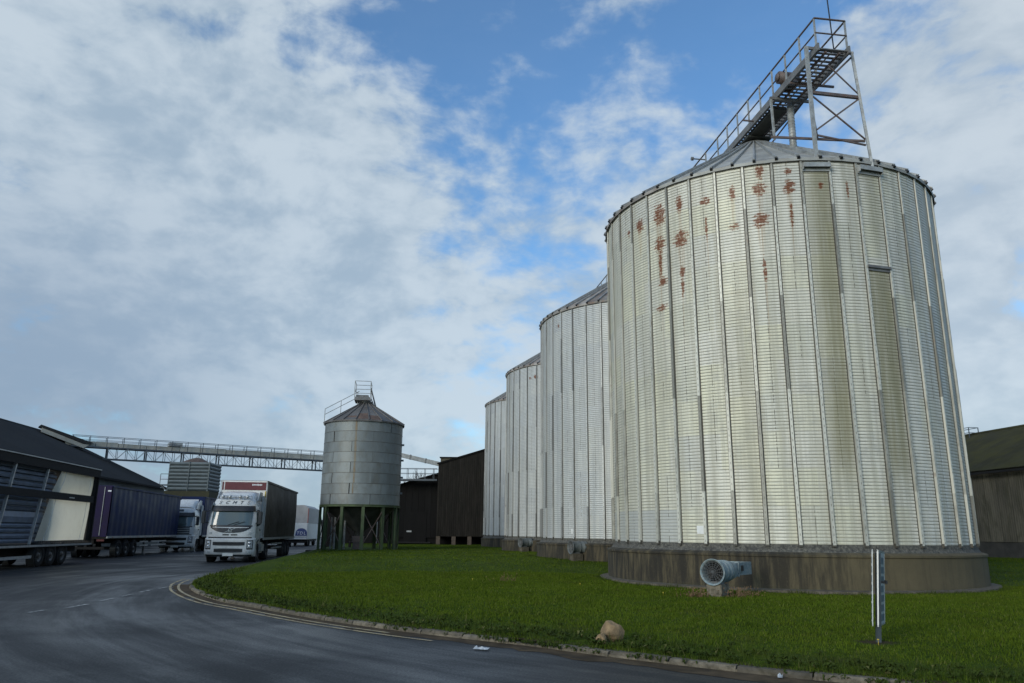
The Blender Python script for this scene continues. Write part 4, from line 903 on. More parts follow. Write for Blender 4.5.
        B('fuel_tank', M['galv'] if style['kind'] == 'low' else M['chassis'], r, (sgn*.93-.30, sgn*.93+.30, 2.35, 3.5, .42, 1.0), bevel=.1)
    B('chassis_rail', M['chassis'], r, (-.52, -.40, 1.2, 6.2, .7, .98)); B('chassis_rail', M['chassis'], r, (.40, .52, 1.2, 6.2, .7, .98)); B('underbody', M['chassis'], r, (-.85, .85, .5, 2.0, .42, .95))
    B('number_plate', M['plate'], r, (-.26, .26, bump_y(0, .5)-.03, bump_y(0, .5)-.012, .33, .46))
    return r
def deflector(r, y0, y1, z0, z1, hw, m, side_m):
    b = MB(); b.smooth = True; sec = []
    for k in range(9):
        t = k/8; y = y0+(y1-y0)*t; zt = z0+.06+(z1-z0-.06)*(1-(1-t)**1.8); h_ = hw*(.92+.08*t); row = []
        for j in range(13):
            s = -1+2*j/12; row.append((h_*max(-1, min(1, s*1.08)), y+.18*abs(s)**3*(1-t), z0-.06 if abs(s) > .97 else zt-.22*abs(s)**6))
        sec.append(row)
    b.add([q for s_ in sec for q in s_], [(j*13+i, j*13+i+1, (j+1)*13+i+1, (j+1)*13+i) for j in range(8) for i in range(12)]+[tuple(range(13))])
    b.build('roof_deflector', m, r, fix=False)
    for sx_ in (-1, 1):
        f = MB(); poly = [(y0+.35, z0-.1), (y1+.45, z0-.1), (y1+.45, z1-.05), (y1, z1-.02), (y0+.9, z0+.38)]
        f.prism(poly, sx_*(hw+.03)-.025, sx_*(hw+.03)+.025, 'yz'); f.build('side_fairing', side_m, r, bevel=.015)

# --- the white-cabbed lorry by the grass
lo = thing('articulated_lorry', 'white cab lorry with dull brown curtain sides driving beside the grass', 'lorry', W2(-8.83, 43.2, 0), GRID)
make_cab(lo, dict(kind='low'))
fpatch(lo, 'header_panel', M['white_paint'], -.98, .98, 2.95, 3.17, .012, 20, 2)
lt = [link('letter', text_mesh(ch, .26, M['lead'], .35, .004), lo, ((k-2)*.36, front_y(0, 3.06)-.035, 3.06), (R(62), 0, 0)) for k, ch in enumerate('SCMTS')]
b = MB(); b.tube((-.78, .44, 3.42), (.88, .44, 3.42), .022, 8); b.tube((-.78, .50, 3.28), (.88, .50, 3.28), .022, 8)
for x_ in (-.78, -.4, .05, .5, .88): b.tube((x_, .5, 3.24), (x_, .44, 3.42), .018, 6)
b.build('light_bar', M['chrome'], lo)
for x_ in (-.60, -.25, .28, .65):
    b = MB(); b.smooth = True; b.lathe([(.001, -.06), (.08, -.05), (.095, 0.), (.07, .06), (.001, .08)], 14, Vector((0, 1, 0)), (x_, .42, 3.38)); b.build('spot_light', M['lens'], lo)
deflector(lo, .75, 2.05, 3.30, 3.72, 1.04, M['white_paint'], M['grey_fairing'])
TY0, TY1, ZD, ZT = 2.75, 16.0, 1.22, 4.36
trailer_common(lo, TY0, TY1, ZD, ZT, (11.0, 12.3, 13.6), 5.6)
wheel(lo, 1.06, 4.5); wheel(lo, -1.06, 4.5); B('axle', M['chassis'], lo, (-.95, .95, 4.44, 4.56, .44, .56))
for sx_ in (-1, 1): b = MB(); b.lathe([(.57, -.2), (.57, .2), (.585, .2), (.585, -.2)], 12, Vector((1, 0, 0)), (sx_*1.06, 4.5, .5), R(10), R(170)); b.build('mudguard', M['black'], lo)
edge_rails(lo, TY0, TY1, ZD, ZT, M['curtain_brown'])
for sx_ in (-1, 1): curtain(lo, sx_*1.24, TY0+.05, TY1-.05, ZD+.02, ZT-.10, M['curtain_brown'], sx_, 26, .02)
B('trailer_roof', M['chassis'], lo, (-1.24, 1.24, TY0+.02, TY1-.02, ZT-.02, ZT+.02))
B('headboard', M['white_plain'], lo, (-1.22, 1.22, TY0-.03, TY0, ZD, ZT)); B('headboard_stripe', M['maroon'], lo, (-1.06, 1.20, TY0-.045, TY0-.032, 3.84, 4.28), (-1.20, -1.12, TY0-.045, TY0-.032, 3.84, 4.28))
B('corner_post', M['alu'], lo, (-1.27, -1.20, TY0-.05, TY0+.05, ZD, ZT)); B('corner_post', M['alu'], lo, (1.20, 1.27, TY0-.05, TY0+.05, ZD, ZT), label='maroon edged corner post')
illegible(lo, 'small_print', M['print_white'], .42, .98, 4.14, .10, TY0-.046)
B('rear_doors', M['curtain_brown'], lo, (-1.22, 1.22, TY1, TY1+.04, ZD, ZT)); b = MB(); b.bx(1.20, 1.24, 2.45, 2.62, 3.45, 3.78); b.build('yellow_tag', M['yellow'], lo)
for sx_ in (-1, 1):
    for z in (.62, .86): B('side_guard', M['alu'], lo, (sx_*1.2-.02, sx_*1.2+.02, 6.2, 10.2, z-.05, z+.05))
B('underrun_bar', M['chassis'], lo, (-1.1, 1.1, 15.7, 15.8, .5, .62))

# --- navy trailer standing by the shed
nt = thing('curtain_trailer', 'navy blue curtain-sided trailer parked uncoupled in front of the dark shed', 'trailer', W2(-17.75, 47.9, 0), GRID)
L2, ZD2, ZT2 = 14.3, 1.22, 4.06
trailer_common(nt, 0, L2, ZD2, ZT2, (2.3, 3.7, 5.1), 8.1)
edge_rails(nt, 0, L2, ZD2, ZT2, M['navy'])
for sx_ in (-1, 1): curtain(nt, sx_*1.24, .06, L2-.06, ZD2+.02, ZT2-.10, M['navy'], sx_, 17, .014)
B('trailer_roof', M['navy'], nt, (-1.24, 1.24, .02, L2, ZT2-.02, ZT2+.02)); B('headboard', M['navy'], nt, (-1.24, 1.24, L2-.02, L2+.03, ZD2, ZT2))
for sx_ in (-1, 1):
    d_ = B('rear_door', M['purple'], nt, (min(sx_*.01, sx_*1.22), max(sx_*.01, sx_*1.22), -.05, 0, ZD2-.02, ZT2))
    for q in (.35, .85): bb = MB(); bb.tube((sx_*q, -.075, ZD2+.05), (sx_*q, -.075, ZT2-.08), .018, 6); bb.build('lock_rod', M['alu'], d_)
    B('tail_light', M['red_lens'], nt, (sx_*.95-.2, sx_*.95+.2, -.06, -.01, .95, 1.06))
B('underrun_bar', M['chassis'], nt, (-1.15, 1.15, .05, .15, .5, .64)); B('marker_tag', M['print_white'], nt, (1.02, 1.2, -.062, -.05, 3.72, 3.80))
for k in range(9): B('side_lamp', M['orange_lens'], nt, (1.285, 1.30, .8+1.5*k, .88+1.5*k, 1.15, 1.19))
for z in (.62, .86): B('side_guard', M['alu'], nt, (1.18, 1.22, 6.1, 7.7, z-.04, z+.04)); B('side_guard', M['alu'], nt, (1.18, 1.22, 8.4, 11.8, z-.04, z+.04))

# --- open-sided trailer with cream sheets, cut by the photograph's left edge
ot = thing('open_trailer', 'open-sided long trailer with cream sheets and pleated grey panels, at left edge', 'trailer', W2(-16.75, 28.4, 0), GRID)
L1, ZD1, ZT1 = 14.55, .96, 4.62; U = lambda u: u-28.4
trailer_common(ot, 0, L1, ZD1, ZT1, (U(37.4), U(38.6), U(39.8)), 2.2)
B('trailer_roof', M['slate_roof'], ot, (-1.24, 1.24, 0, L1, ZT1-.03, ZT1+.03)); B('cant_rail', M['chassis'], ot, (1.16, 1.27, 0, L1, ZT1-.42, ZT1-.03)); B('roof_edge', M['alu'], ot, (1.275, 1.31, 0, L1, ZT1-.045, ZT1-.005)); B('sole_bar', M['alu'], ot, (1.2, 1.28, 0, L1, ZD1-.10, ZD1-.02))
B('far_wall', M['chassis'], ot, (-1.24, -1.18, 0, U(36.2), ZD1, ZT1)); B('headboard', M['chassis'], ot, (-1.24, 1.24, L1-.08, L1, ZD1, ZT1)); B('headboard', M['chassis'], ot, (-1.24, 1.24, 0, .08, ZD1, ZT1))
n_p = 0
for (za, zb) in ((1.02, 3.0), (3.15, 4.18)):
    z = za
    while z < zb-.12:
        hgt = random.uniform(.19, .25)
        if za < 2 and 1.75 < z < 2.1: hgt = .5
        hgt = min(hgt, zb-z); b = MB(); dpt = random.uniform(-.05, .05)
        b.prism([(.78+dpt, z), (.98+dpt, z+.02), (1.0+dpt, z+hgt*.5), (.92+dpt, z+hgt-.03), (.78+dpt, z+hgt-.01)], .1, U(37.9 if za < 2 else 38.4), 'xz'); b.build('pleated_panel', M['load_grey'], ot); z += hgt
for u in (33.75, 36.75, 30.7):
    b = MB(); b.bar((1.16, U(u)-.42, ZD1), (1.16, U(u)+.36, ZT1-.4), .10, .08); b.build('side_post', M['alu'], ot)
B('mid_rail', M['chassis'], ot, (1.19, 1.26, .1, L1-.5, 2.92, 3.24)); B('rail_print', M['alu'], ot, (1.262, 1.266, U(39.5), U(40.1), 3.03, 3.08))
def cream_sheet(u0, u1, u0t, u1t, z0, z1, nm):
    b = MB(); b.smooth = True
    def P(s, t): a = u0+(u0t-u0)*t; c = u1+(u1t-u1)*t; return (1.08+.05*sin(s*7+t)+.09*sin(PI*s)*sin(PI*t), U(a+(c-a)*s), z0+(z1-z0)*t)
    b.grid(P, 26, 12); o = b.build(nm, M['cream'], ot)
    for s in (.13, .90):
        q = MB(); q.bar(Vector(P(s, 0))+Vector((.012, 0, .01)), Vector(P(s, .5))+Vector((.012, 0, 0)), .035, .01); q.bar(Vector(P(s, .5))+Vector((.012, 0, 0)), Vector(P(s, 1))+Vector((.012, 0, 0)), .035, .01); q.build('sheet_seam', M['white_plain'], o)
cream_sheet(37.0, 42.25, 37.75, 42.45, 1.10, 2.95, 'lower_sheet'); cream_sheet(37.95, 42.5, 38.6, 42.5, 3.22, 4.22, 'upper_sheet')
b = MB(); b.smooth = True; b.grid(lambda s, t: (1.10+.08*sin(34*s), U(42.45+.5*s)+.05*sin(9*t), ZD1+.1+(ZT1-ZD1-.3)*t), 30, 10); b.build('bunched_curtain', M['chassis'], ot)
for k in range(26):
    b = MB(); b.bx(1.22, 1.25, U(37.0+.2*k), U(37.05+.2*k), 1.0, 1.10); b.build('curtain_buckle', M['black'], ot)
for z in (.45,): B('side_guard', M['alu'], ot, (1.18, 1.22, .4, U(36.6), z-.06, z+.06))

# --- white cab behind the navy trailer
bl = thing('articulated_lorry', 'white high cab lorry with navy trailer half hidden behind the parked trailer', 'lorry', W2(-16.75, 62.8, 0), GRID)
make_cab(bl, dict(kind='high')); deflector(bl, .55, 2.0, 3.27, 3.9, 1.05, M['white_paint'], M['white_paint'])
trailer_common(bl, 2.75, 16, 1.2, 4.15, (11, 12.3, 13.6), 5.6); edge_rails(bl, 2.75, 16, 1.2, 4.18, M['navy'])
wheel(bl, 1.06, 4.5); wheel(bl, -1.06, 4.5)
for sx_ in (-1, 1): curtain(bl, sx_*1.24, 2.8, 15.9, 1.22, 4.1, M['navy'], sx_, 19, .014)
B('headboard', M['navy'], bl, (-1.24, 1.24, 2.72, 2.75, 1.2, 4.2)); B('trailer_roof', M['navy'], bl, (-1.24, 1.24, 2.75, 16, 4.16, 4.2)); B('rear_doors', M['navy'], bl, (-1.24, 1.24, 16, 16.04, 1.2, 3.98))
fpatch(bl, 'emblem', M['lead'], -.25, .30, 2.98, 3.14, .016, 6, 2); B('headboard_panel', M['print_white'], bl, (-.55, .75, 2.70, 2.718, 3.88, 3.97))

# --- far lorry with the blue arch logo
wl, ul = to_wu(-22.25, 86)
fl = thing('box_lorry', 'distant lorry with grey upper body, white lower body and blue arch logo', 'lorry', (-23.25, 86, 0), GRID-R(2))
B('lower_body', M['white_plain'], fl, (-1.22, 1.22, 0, 8, .72, 2.45), bevel=.03)
b = MB(); b.prism([(-1.24, 2.46), (1.24, 2.46), (1.24, 4.05), (.7, 4.36), (-.9, 4.32), (-1.24, 4.0)], .05, 8, 'xz'); b.build('upper_body', M['far_box'], fl)
B('corner_trim', M['red'], fl, (1.16, 1.25, .02, .06, 2.46, 4.0)); illegible(fl, 'red_print', M['red'], -1.05, -.35, 3.45, .18, .05, 5)
pts = [(.60*cos(PI*k/14)+.60, 1.30+.50*sin(PI*k/14)+.10) for k in range(15)]
b = MB(); b.prism([(-.04, 1.10)]+[(x, z) for x, z in reversed(pts)]+[(1.20, 1.10)], -.03, -.012, 'xz'); b.build('logo_arch', M['logo_blue'], fl)
for k, ch in enumerate('TDL'): link('letter', text_mesh(ch, .46, M['print_white'], .12), fl, (.24+.36*k, -.036, 1.36), (R(90), 0, 0))
B('logo_bar', M['logo_blue'], fl, (-.04, 1.2, -.025, -.012, .94, .98)); B('chassis', M['chassis'], fl, (-1.1, 1.1, .3, 8, .45, .72)); B('underrun_bar', M['chassis'], fl, (-1.1, 1.1, .1, .2, .35, .5))
for y in (1.2, 2.5, 6.5):
    for sx_ in (-1, 1): wheel(fl, sx_*1.02, y)

# ------------------------------------------------------------------ long dark shed on the left
sd = thing('long_shed', 'long low shed with black sheet roof behind the parked trailers', 'shed', W2(-26, 40, 0), GRID)
LS, ZEV, ZRG, WS = 51.0, 6.15, 11.6, 12.0
for k in range(17):
    y0, y1 = LS*k/17+.006, LS*(k+1)/17-.006
    for sx_, c in ((1, 0), (-1, 0)):
        b = MB(); n = 12
        for j in range(n):
            a, e = y0+(y1-y0)*j/n, y0+(y1-y0)*(j+1)/n; xe = .35 if sx_ == 1 else -2*WS-.35; q = lambda yy, s: (xe+(-WS-xe)*s, yy, ZEV-.16+(ZRG-ZEV+.16)*s)
            mY = (a+e)/2; v = [q(a, 0), q(mY, 0), q(e, 0), q(e, 1), q(mY, 1), q(a, 1)]; v[1] = (v[1][0], v[1][1], v[1][2]+.05); v[4] = (v[4][0], v[4][1], v[4][2]+.05); b.add(v, [(0, 1, 4, 5), (1, 2, 3, 4)])
        if sx_ == 1 or k > 14: b.build('roof_sheet', M['slate_roof'], sd)
B('roof_lining', M['chassis'], sd, (-2*WS, 0, LS-.4, LS-.3, 5.7, 6.0))
b = MB(); b.add([(.0, .1, ZEV-.22), (-WS, .1, ZRG-.1), (-2*WS, .1, ZEV-.22), (0, LS-.1, ZEV-.22), (-WS, LS-.1, ZRG-.1), (-2*WS, LS-.1, ZEV-.22)], [(0, 1, 4, 3), (1, 2, 5, 4)]); b.build('roof_underside', M['slate_roof'], sd)
for k in range(17): B('wall_sheet', M['shed_wall'], sd, (-.05, 0, LS*k/17+.01, LS*(k+1)/17-.01, 0, ZEV-.2))
for yy, nm in ((0, 'near'), (LS, 'far')):
    b = MB(); b.prism([(0, 0), (0, ZEV-.25), (-WS, ZRG-.15), (-2*WS, ZEV-.25), (-2*WS, 0)], yy-.05, yy, 'xz'); b.build('gable_wall', M['shed_wall'], sd)
B('far_side_wall', M['shed_wall'], sd, (-2*WS, -2*WS+.05, 0.05, LS-.05, 0, ZEV-.2)); B('gutter', M['chassis'], sd, (.30, .45, 0, LS, ZEV-.30, ZEV-.18)); b = MB(); b.tube((-WS, 0, ZRG+.02), (-WS, LS, ZRG+.02), .12, 8); b.build('ridge_cap', M['slate_roof'], sd)
bar1, bar2 = (.36, LS+.02, ZEV-.2), (-WS, LS+.02, ZRG-.05); b = MB(); b.bar(bar1, bar2, .06, .22); b.build('barge_board', M['chassis'], sd)

# ------------------------------------------------------------------ conveyor gantry across the yard
ga, gb = W2(-33.2, 87.1, 0), W2(-9.6, 98.4, 0); gd = gb-ga; gL = gd.length; grz = math.atan2(gd.y, gd.x)
gy = thing('conveyor_gantry', 'long lattice conveyor gantry with cream casing running above the yard', 'gantry', (ga.x, ga.y, 0), grz)
ZG = 10.0; n = int(gL/1.0)
BS = M['blue_steel']
B('deck', BS, gy, (-1.5, gL+6, -.65, .65, ZG-.06, ZG+.08))
for yy in (-.6, .6):
    B('bottom_chord', BS, gy, (1.6, gL+6, yy-.05, yy+.05, ZG-1.22, ZG-1.12)); b = MB(); b.tube((-1.5, yy, ZG+1.15), (gL+6, yy, ZG+1.15), .026, 6); b.tube((-1.5, yy, ZG+.75), (gL+6, yy, ZG+.75), .02, 6); b.build('handrail', BS, gy)
    k = 0
    x = 2.0
    while x < gL+5.5:
        b = MB(); b.bar((x, yy, ZG-1.15), (x, yy, ZG-.05), .05 if k % 4 else .13); b.build('truss_post', BS, gy)
        b = MB(); p = ((x, ZG-1.15), (x+.95, ZG-.05)) if k % 2 else ((x, ZG-.05), (x+.95, ZG-1.15)); b.bar((p[0][0], yy, p[0][1]), (p[1][0], yy, p[1][1]), .04); b.build('truss_diagonal', M['alu'], gy)
        x += .95; k += 1
    x = -1.4
    while x < gL+6: b = MB(); b.bar((x, yy, ZG), (x, yy, ZG+1.15), .06); b.build('rail_post', BS, gy); x += 1.62
x = -2.
while x < gL+6:
    ww = random.choice((2.2, 2.8, 3.4)); B('casing', M['cream_steel'], gy, (x, x+ww-.05, -.35, .35, ZG+.10, ZG+.60+random.choice((0, .04, -.06)))); x += ww
for x in (9.9, 10.75): b = MB(); b.bar((x, -.6, 0), (x, -.6, ZG-1.2), .14); b.bar((x, .6, 0), (x, .6, ZG-1.2), .14); b.build('trestle_leg', BS, gy)
for z in (3.0, 6.0): b = MB(); b.bar((9.9, -.6, z), (10.75, -.6, z), .08); b.bar((9.9, -.6, z), (10.75, -.6, z+2.6), .05); b.build('trestle_brace', BS, gy)
B('drive_cover', M['galv'], gy, (8.0, 9.4, -.5, .5, ZG+.62, ZG+1.0)); b = MB(); b.prism([(-4.4, ZG+1.95), (-4.6, ZG+1.75), (-.3, ZG+.25), (.3, ZG+.25), (.5, ZG+.45), (-.1, ZG+.6)], -.7, .7, 'xz'); b.build('head_cover', M['slate_roof'], gy)
b = MB(); b.prism([(-4.3, ZG+1.66), (-4.3, ZG+1.2), (-.3, ZG-.2), (.2, ZG+.2), (-.4, ZG+.24)], -.66, .66, 'xz'); b.build('head_casing', M['cream_steel'], gy)

# ------------------------------------------------------------------ square outdoor bin behind the lorries
bn = thing('square_bin', 'square ribbed grey steel bin heaped with rusty brown material behind the lorries', 'bin', (-29.05, 75, 0), R(3))
for k in range(8):
    z0 = 5.25+.34*k
    for (nm, bxs) in (('f', (-3.7, -.02, -.06, .0)), ('r', None)):
        if bxs:
            for x0, x1 in ((-3.7, -1.87), (-1.85, -.02)):
                b = MB(); b.prism([(-.0, z0), (-.0, z0+.325), (-.05, z0+.31), (-.11, z0+.16), (-.05, z0+.02)], x0, x1, 'yz'); b.build('bin_sheet', M['bin_panel'], bn)
        else:
            b = MB(); b.prism([(0, z0), (0, z0+.325), (.05, z0+.31), (.11, z0+.16), (.05, z0+.02)], .02, 3.4, 'xz'); b.build('bin_sheet', M['bin_panel'], bn)
B('inner_wall', M['chassis'], bn, (-3.68, -.02, .02, 3.5, 5.2, 7.9)); B('corner_post', M['bin_panel'], bn, (-.04, .06, -.1, .03, 4.6, 8.0)); B('corner_post', M['bin_panel'], bn, (-3.76, -3.68, -.1, .03, 4.6, 8.0)); B('mid_post', M['bin_panel'], bn, (-1.9, -1.82, -.15, -.09, 5.2, 8.0))
B('base_frame', M['olive'], bn, (-3.9, .3, -.3, 3.8, 4.62, 5.2)); b = MB(); b.smooth = True
b.grid(lambda s, t: (-3.55+3.4*s, .15+3.2*t, 7.75+.75*max(0, 1-math.hypot((s-.5)*2, (t-.5)*2)**1.8)+.05*sin(9*s)*sin(8*t)), 20, 20); b.build('heap', M['grain'], bn)
for x in (-3.6, 0): 
    for y in (0, 3.4): B('leg', M['olive'], bn, (x-.12, x+.12, y-.12, y+.12, 0, 4.62))
B('side_platform', BS, bn, (-4.5, -3.7, 0, 1.2, 5.75, 5.82)); b = MB(); b.tube((-4.5, 0, 6.8), (-3.7, 0, 6.8), .03, 6); b.tube((-4.5, 0, 6.3), (-3.7, 0, 6.3), .03, 6); b.tube((-4.5, 0, 5.8), (-4.5, 0, 6.8), .03, 6); b.bar((-3.8, 0, 5.2), (-4.4, 0, 5.75), .06); b.build('platform_rail', GD, bn)

# ------------------------------------------------------------------ brown tower building and low dark barn behind the silos
tb = thing('timber_store', 'tall dark brown corrugated building on short piers left of farthest silo', 'building', (-7.45, 80, .28), R(0))
nP = 30; Wd = 6.6; z_l, z_r = 8.15, 10.2
for k in range(nP):
    x0, x1 = Wd*k/nP, Wd*(k+1)/nP; zz = lambda x: z_l+(z_r-z_l)*x/Wd
    b = MB(); xm = (x0+x1)/2; pts = [(x0+.006, 0.), (x0+.03, -.035), (xm-.02, -.035), (xm, .0), (xm+.02, -.035), (x1-.03, -.035), (x1-.006, 0.)]
    vs = [(x, y, .95) for x, y in pts]+[(x, y, zz(x)) for x, y in pts]; n = len(pts); b.add(vs, [(i, i+1, n+i+1, n+i) for i in range(n-1)]); b.build('cladding_sheet', M['wood_brown'], tb, fix=False)
b = MB(); b.prism([(0.01, .9), (0.01, z_l-.05), (Wd, z_r-.05), (Wd, .9)], .02, 9., 'xz'); b.build('wall_core', M['wood_dark'], tb)
b = MB(); b.bar((-.12, -.10, z_l+.02), (Wd+.1, -.10, z_r+.06), .10, .16); b.build('barge_board', M['wood_dark'], tb); b = MB(); b.add([(-.15, -.2, z_l+.08), (Wd, -.2, z_r+.12), (Wd, 9.2, z_r+.12), (-.15, 9.2, z_l+.08)], [(0, 1, 2, 3)]); b.build('roof', M['slate_roof'], tb)
for x in (.18, 1.75, 3.35, 4.9): B('pier', mat('brick_pier', (.085, .065, .05), .9, 0, .3, 6) if 'brick_pier' not in bpy.data.materials else bpy.data.materials['brick_pier'], tb, (x-.2, x+.2, 0, .4, -.2, .95))
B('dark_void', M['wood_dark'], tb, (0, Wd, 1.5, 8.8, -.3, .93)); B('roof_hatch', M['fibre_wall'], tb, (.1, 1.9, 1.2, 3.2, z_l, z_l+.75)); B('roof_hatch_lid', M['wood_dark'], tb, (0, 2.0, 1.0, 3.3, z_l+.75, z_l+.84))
lb = thing('low_barn', 'low black barn with mono-pitch roof between the hopper silo and the brown building', 'barn', (-7.6, 82, .25), 0)
for k in range(12):
    x0, x1 = -8+8*k/12, -8+8*(k+1)/12; zz = lambda x: 7.3+.30*x
    b = MB(); b.prism([(x0+.008, .8 if k > 5 else .1), (x1-.008, .8 if k > 5 else .1), (x1-.008, zz(x1)), (x0+.008, zz(x0))], -.04 if k % 2 else -.03, .1, 'xz'); b.build('cladding_sheet', M['wood_dark'], lb)
B('plinth_wall', M['wood_dark'] , lb, (-8, 0, -.02, .12, -.3, .35)); b = MB(); b.prism([(-8, .02), (0, .02), (0, 7.2), (-8, 4.8)], .11, 8, 'xz'); b.build('wall_core', M['wood_dark'], lb)
b = MB(); b.bar((-8.1, -.15, 4.92), (0, -.15, 7.36), .1, .16); b.build('barge_board', M['wood_dark'], lb)
B('lean_to_wall', M['wood_dark'], lb, (-11.4, -8.02, .1, .3, -.3, 3.4)); B('lean_to_roof', M['wood_dark'], lb, (-11.5, -8.02, .0, 6, 3.41, 3.5)); B('doorway', M['wood_dark'], lb, (-3.4, -1.1, -.07, -.042, .05, 3.4)); B('notice', M['alu'], lb, (-3.1, -2.6, -.09, -.072, 1.35, 1.5)); B('low_pipe', M['chassis'], lb, (-4.2, -.6, -.3, -.2, .25, .38))
wk = thing('barn_walkway', 'short dark footbridge with thin railings above the low black barn', 'walkway', (-7.6, 80.9, 0), 0)
B('deck', BS, wk, (-8, 0, -.5, .5, 6.74, 6.92))
for yy in (-.48, .48):
    b = MB(); b.tube((-8, yy, 8.0), (0, yy, 8.0), .025, 6); b.tube((-8, yy, 7.5), (0, yy, 7.5), .02, 6); b.build('handrail', BS, wk)
    for x in np.arange(-7.6, .1, .9): b = MB(); b.bar((x, yy, 6.9), (x, yy, 8.0), .045); b.build('rail_post', BS, wk)
for x in (-6.,): b = MB(); b.bar((x, 0, 0.2), (x, 0, 6.75), .1); b.build('support_post', BS, wk)
ct = thing('conveyor_tube', 'pale inclined conveyor tube from the hopper silo to the brown building', 'conveyor', (-7.2, 80.6, 0), 0)
b = MB(); b.bar((.1, .2, 8.42), (-6.5, -.2, 9.85), .42, .42); b.build('casing', M['galv'], ct)
for k in range(5): t = k/4; b = MB(); b.bar((.0-6.4*t, .2-.4*t, 8.44+1.42*t), (-.1-6.4*t, .2-.4*t, 8.46+1.42*t), .5, .5); b.build('joint_flange', M['galv_dark'], ct)

# ------------------------------------------------------------------ mossy-roofed store on the right
rb = thing('mossy_store', 'long store with mossy roof and fibre cement walls right of nearest silo', 'building', W2(37, 28, 0), GRID)
LB_ = 46.; ZE2, ZR2, WB = 5.95, 9.35, 6.8
for k in range(42):
    y0, y1 = LB_*k/42, LB_*(k+1)/42; b = MB(); n = 6; vs = []
    for j in range(n+1):
        yy = y0+(y1-y0)*j/n; yy = min(max(yy, y0+.006), y1-.006)
        for e in (0,): vs.append((0. , yy, 1.36))
    b = MB(); pts = []
    for j in range(2*n+1): yy = y0+.006+(y1-y0-.012)*j/(2*n); pts.append((-.05 if j % 2 else .0, yy))
    m_ = len(pts); b.add([(x, y, 1.36) for x, y in pts]+[(x, y, ZE2-.02) for x, y in pts], [(i, i+1, m_+i+1, m_+i) for i in range(m_-1)]); b.build('wall_sheet', M['fibre_wall'], rb, fix=False)
    b = MB(); pts = []
    for j in range(2*n+1): yy = y0+.006+(y1-y0-.012)*j/(2*n); pts.append((.05 if j % 2 else .0, yy))
    b.add([(-.40, y, ZE2-.20+d) for d, y in pts]+[(WB, y, ZR2+d) for d, y in pts], [(i, i+1, m_+i+1, m_+i) for i in range(m_-1)]); b.build('roof_sheet', M['moss_roof'], rb, fix=False)
B('plinth_wall', mat('dark_plinth', (.055, .05, .042), .9, 0, .3, 2), rb, (.0, .25, 0, LB_, -.2, 1.34))
b = MB(); b.prism([(.1, 1.3), (.1, ZE2-.15), (WB, ZR2-.12), (2*WB, ZE2-.15), (2*WB, 0), (.3, 0)], .05, LB_-.05, 'xz'); b.build('wall_core', M['wood_dark'], rb)
b = MB(); b.tube((WB, 0, ZR2+.03), (WB, LB_, ZR2+.03), .12, 8); b.build('ridge_cap', M['moss_roof'], rb); B('eave_gutter', M['chassis'], rb, (-.46, -.34, 0, LB_, ZE2-.40, ZE2-.26))
rp_ = thing('ridge_platform', 'small railed steel platform on the ridge of the mossy store', 'platform', W2(43.6, 54.8, 8.72), GRID)
B('deck', BS, rp_, (-.4, .4, -.9, .9, .30, .36)); b = MB()
for (xa, ya, xb, yb) in ((-.4, -.9, .4, -.9), (.4, -.9, .4, .9), (-.4, -.9, -.4, .9)):
    for z in (.75, 1.15): b.tube((xa, ya, z), (xb, yb, z), .025, 6)
b.build('handrail', BS, rp_)
for (x, y) in ((-.4, -.9), (.4, -.9), (.4, .9), (-.4, .9)): b = MB(); b.bar((x, y, -.3), (x, y, 1.17), .05); b.build('rail_post', BS, rp_)
B('motor_box', GD, rp_, (-.25, .25, .5, .8, .36, .75))

# ------------------------------------------------------------------ sign, boulders, litter
sg = thing('roadside_sign', 'two-leaf site sign on a grey post seen nearly edge-on in the grass', 'sign', (5.44, 12.05, .11), 0); sg.rotation_euler = (0, R(5.5), 0)
def leaf(p0, p1, z0, z1, label, th=.008, pr=.003):
    p0 = Vector((*p0, 0)); p1 = Vector((*p1, 0)); d = p1-p0; L = d.length; rz = math.atan2(d.y, d.x)
    b = MB(); b.bx(0, L, -th/2, th/2, z0, z1); o = b.build('sign_panel', M['sign_board'], sg, label, loc=tuple(p0), rot=(0, 0, rz))
    for sgn in (1, -1):
        f = MB()
        for (a, c, e, g) in ((0, L, z0, z0+.025), (0, L, z1-.025, z1), (0, .025, z0, z1), (L-.025, L, z0, z1)): f.bx(a, c, sgn*(th/2+pr)-pr, sgn*(th/2+pr)+pr, e, g)
        f.build('panel_frame', M['alu'], o)
    n = 7
    for k in range(n):
        za = z0+.06+(z1-z0-.12)*k/n; e_ = L*.9-.14*random.random(); b = MB(); b.bx(.10, e_, th/2+.001, th/2+.004, za, za+.10); b.bx(.10, e_, -th/2-.004, -th/2-.001, za, za+.10); b.build('sign_row', M['sign_ink'], o)
    return o
leaf((-.03, -.05), (.50, .88), .24, 1.345, 'leaf turned slightly towards the road')
leaf((-.10, -.03), (.275, .82), .24, 1.345, 'leaf seen edge-on', .006, .0012)
B('post', M['post_blue'], sg, (-.01, .05, .02, .08, -.15, 1.30)); B('bracket', M['black'], sg, (.05, .13, .02, .05, .86, .90), (.11, .14, .0, .05, .86, .91))
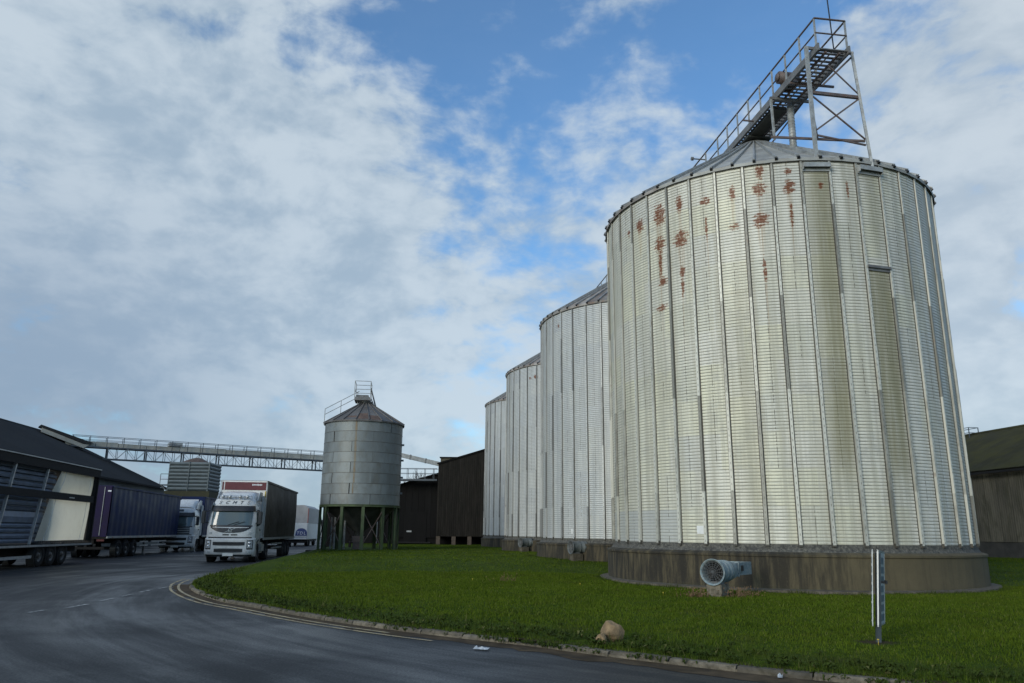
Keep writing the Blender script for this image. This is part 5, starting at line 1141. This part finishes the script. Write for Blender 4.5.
def boulder(name, label, loc, sc, seed):
    bm = bmesh.new(); bmesh.ops.create_icosphere(bm, subdivisions=3, radius=1); rr = random.Random(seed); pl_ = [(Vector((rr.gauss(0, 1), rr.gauss(0, 1), rr.gauss(0, 1))).normalized(), rr.uniform(.55, .88)) for _ in range(16)]
    for v in bm.verts:
        c = v.co.copy()
        for n_, d in pl_:
            e = c.dot(n_)
            if e > d: c -= n_*(e-d)*.85
        c *= 1+.12*sin(c.x*5+seed)*sin(c.y*4+1)*sin(c.z*4+2); tp = max(0., c.z+.2); c.x = c.x*(1-.28*tp)+.08*tp; c.y *= 1-.2*tp; v.co = Vector((c.x*sc[0], c.y*sc[1], c.z*sc[2]))
    for f in bm.faces: f.smooth = False
    me = bpy.data.meshes.new(name); bm.to_mesh(me); bm.free(); me.materials.append(M['stone']); o = link(name, me, None, loc, (0, 0, seed)); tag(o, label, 'rock', 'two sandstone rocks by the kerb'); return o
boulder('boulder', 'larger sandy boulder lying in the grass near the kerb', (1.53, 12.12, .24), (.215, .16, .165), 3)
boulder('boulder', 'small sandy stone leaning against the larger boulder', (1.345, 11.93, .165), (.11, .09, .10), 5)
def crumple(name, label, loc, L, seed):
    rr = random.Random(seed); b = MB()
    b.grid(lambda s, t: ((s-.5)*L+rr.uniform(-.012, .012), .09*(t-.5)+rr.uniform(-.012, .012), .012+rr.uniform(0, .05)*(1-abs(2*t-1))), 7, 4); o = b.build(name, M['lens'], None, fix=False); o.location = loc; o.rotation_euler = (0, 0, -.35); return tag(o, label, 'litter')
crumple('plastic_litter', 'crumpled clear plastic lying on the road beside the kerb', (-.40, 11.85, .006), .22, 1)
crumple('paper_scrap', 'tiny white paper scrap on the road at the picture bottom', (3.22, 9.80, .006), .06, 2)

# ------------------------------------------------------------------ bare trees beyond the barn, far buildings
def bare_tree(loc, h, seed, label):
    rr = random.Random(seed); root = thing('bare_tree', label, 'tree', loc, 0, 'bare winter trees beyond the barn'); tr = MB(); cr = MB()
    def grow(p, d, L, r, lvl, mb):
        q = p+d*L; mb.tube(p, q, r, 5 if lvl < 2 else 3, r*.68, caps=False)
        if lvl >= 5: return
        for k in range(3 if lvl < 4 else 2):
            a = Vector((rr.gauss(0, 1), rr.gauss(0, 1), rr.gauss(.25, .7))).normalized(); nd = (d*.85+a*.55).normalized(); grow(q if k else p+d*L*.8, nd, L*rr.uniform(.62, .82), r*.62, lvl+1, cr)
    grow(Vector((0, 0, 0)), Vector((0, 0, 1)), h*.30, h*.022, 0, tr); tr.build('trunk', M['bark'], root); cr.build('crown', M['bark'], root, fix=False)
bare_tree((-16.2, 128, 0), 13.2, 1, 'left bare tree with thin twigs behind the footbridge')
bare_tree((-12.9, 131, 0), 13.6, 2, 'right bare tree with thin twigs behind the footbridge')
fb = thing('far_warehouse', 'pale far warehouse glimpsed between the distant lorry and hopper silo', 'building', (-54, 215, 0), 0)
B('wall', M['far_grey'], fb, (-9, 6, 0, 14, 0, 3.4)); b = MB(); b.prism([(-9.3, 3.4), (6.3, 3.4), (-1.5, 4.9)], -.2, 14.2, 'xz'); b.build('roof', M['slate_roof'], fb)
for k in range(5): B('door', M['shed_wall'], fb, (-8+2.8*k, -6.2+2.8*k, -.06, -.02, 0, 2.6))
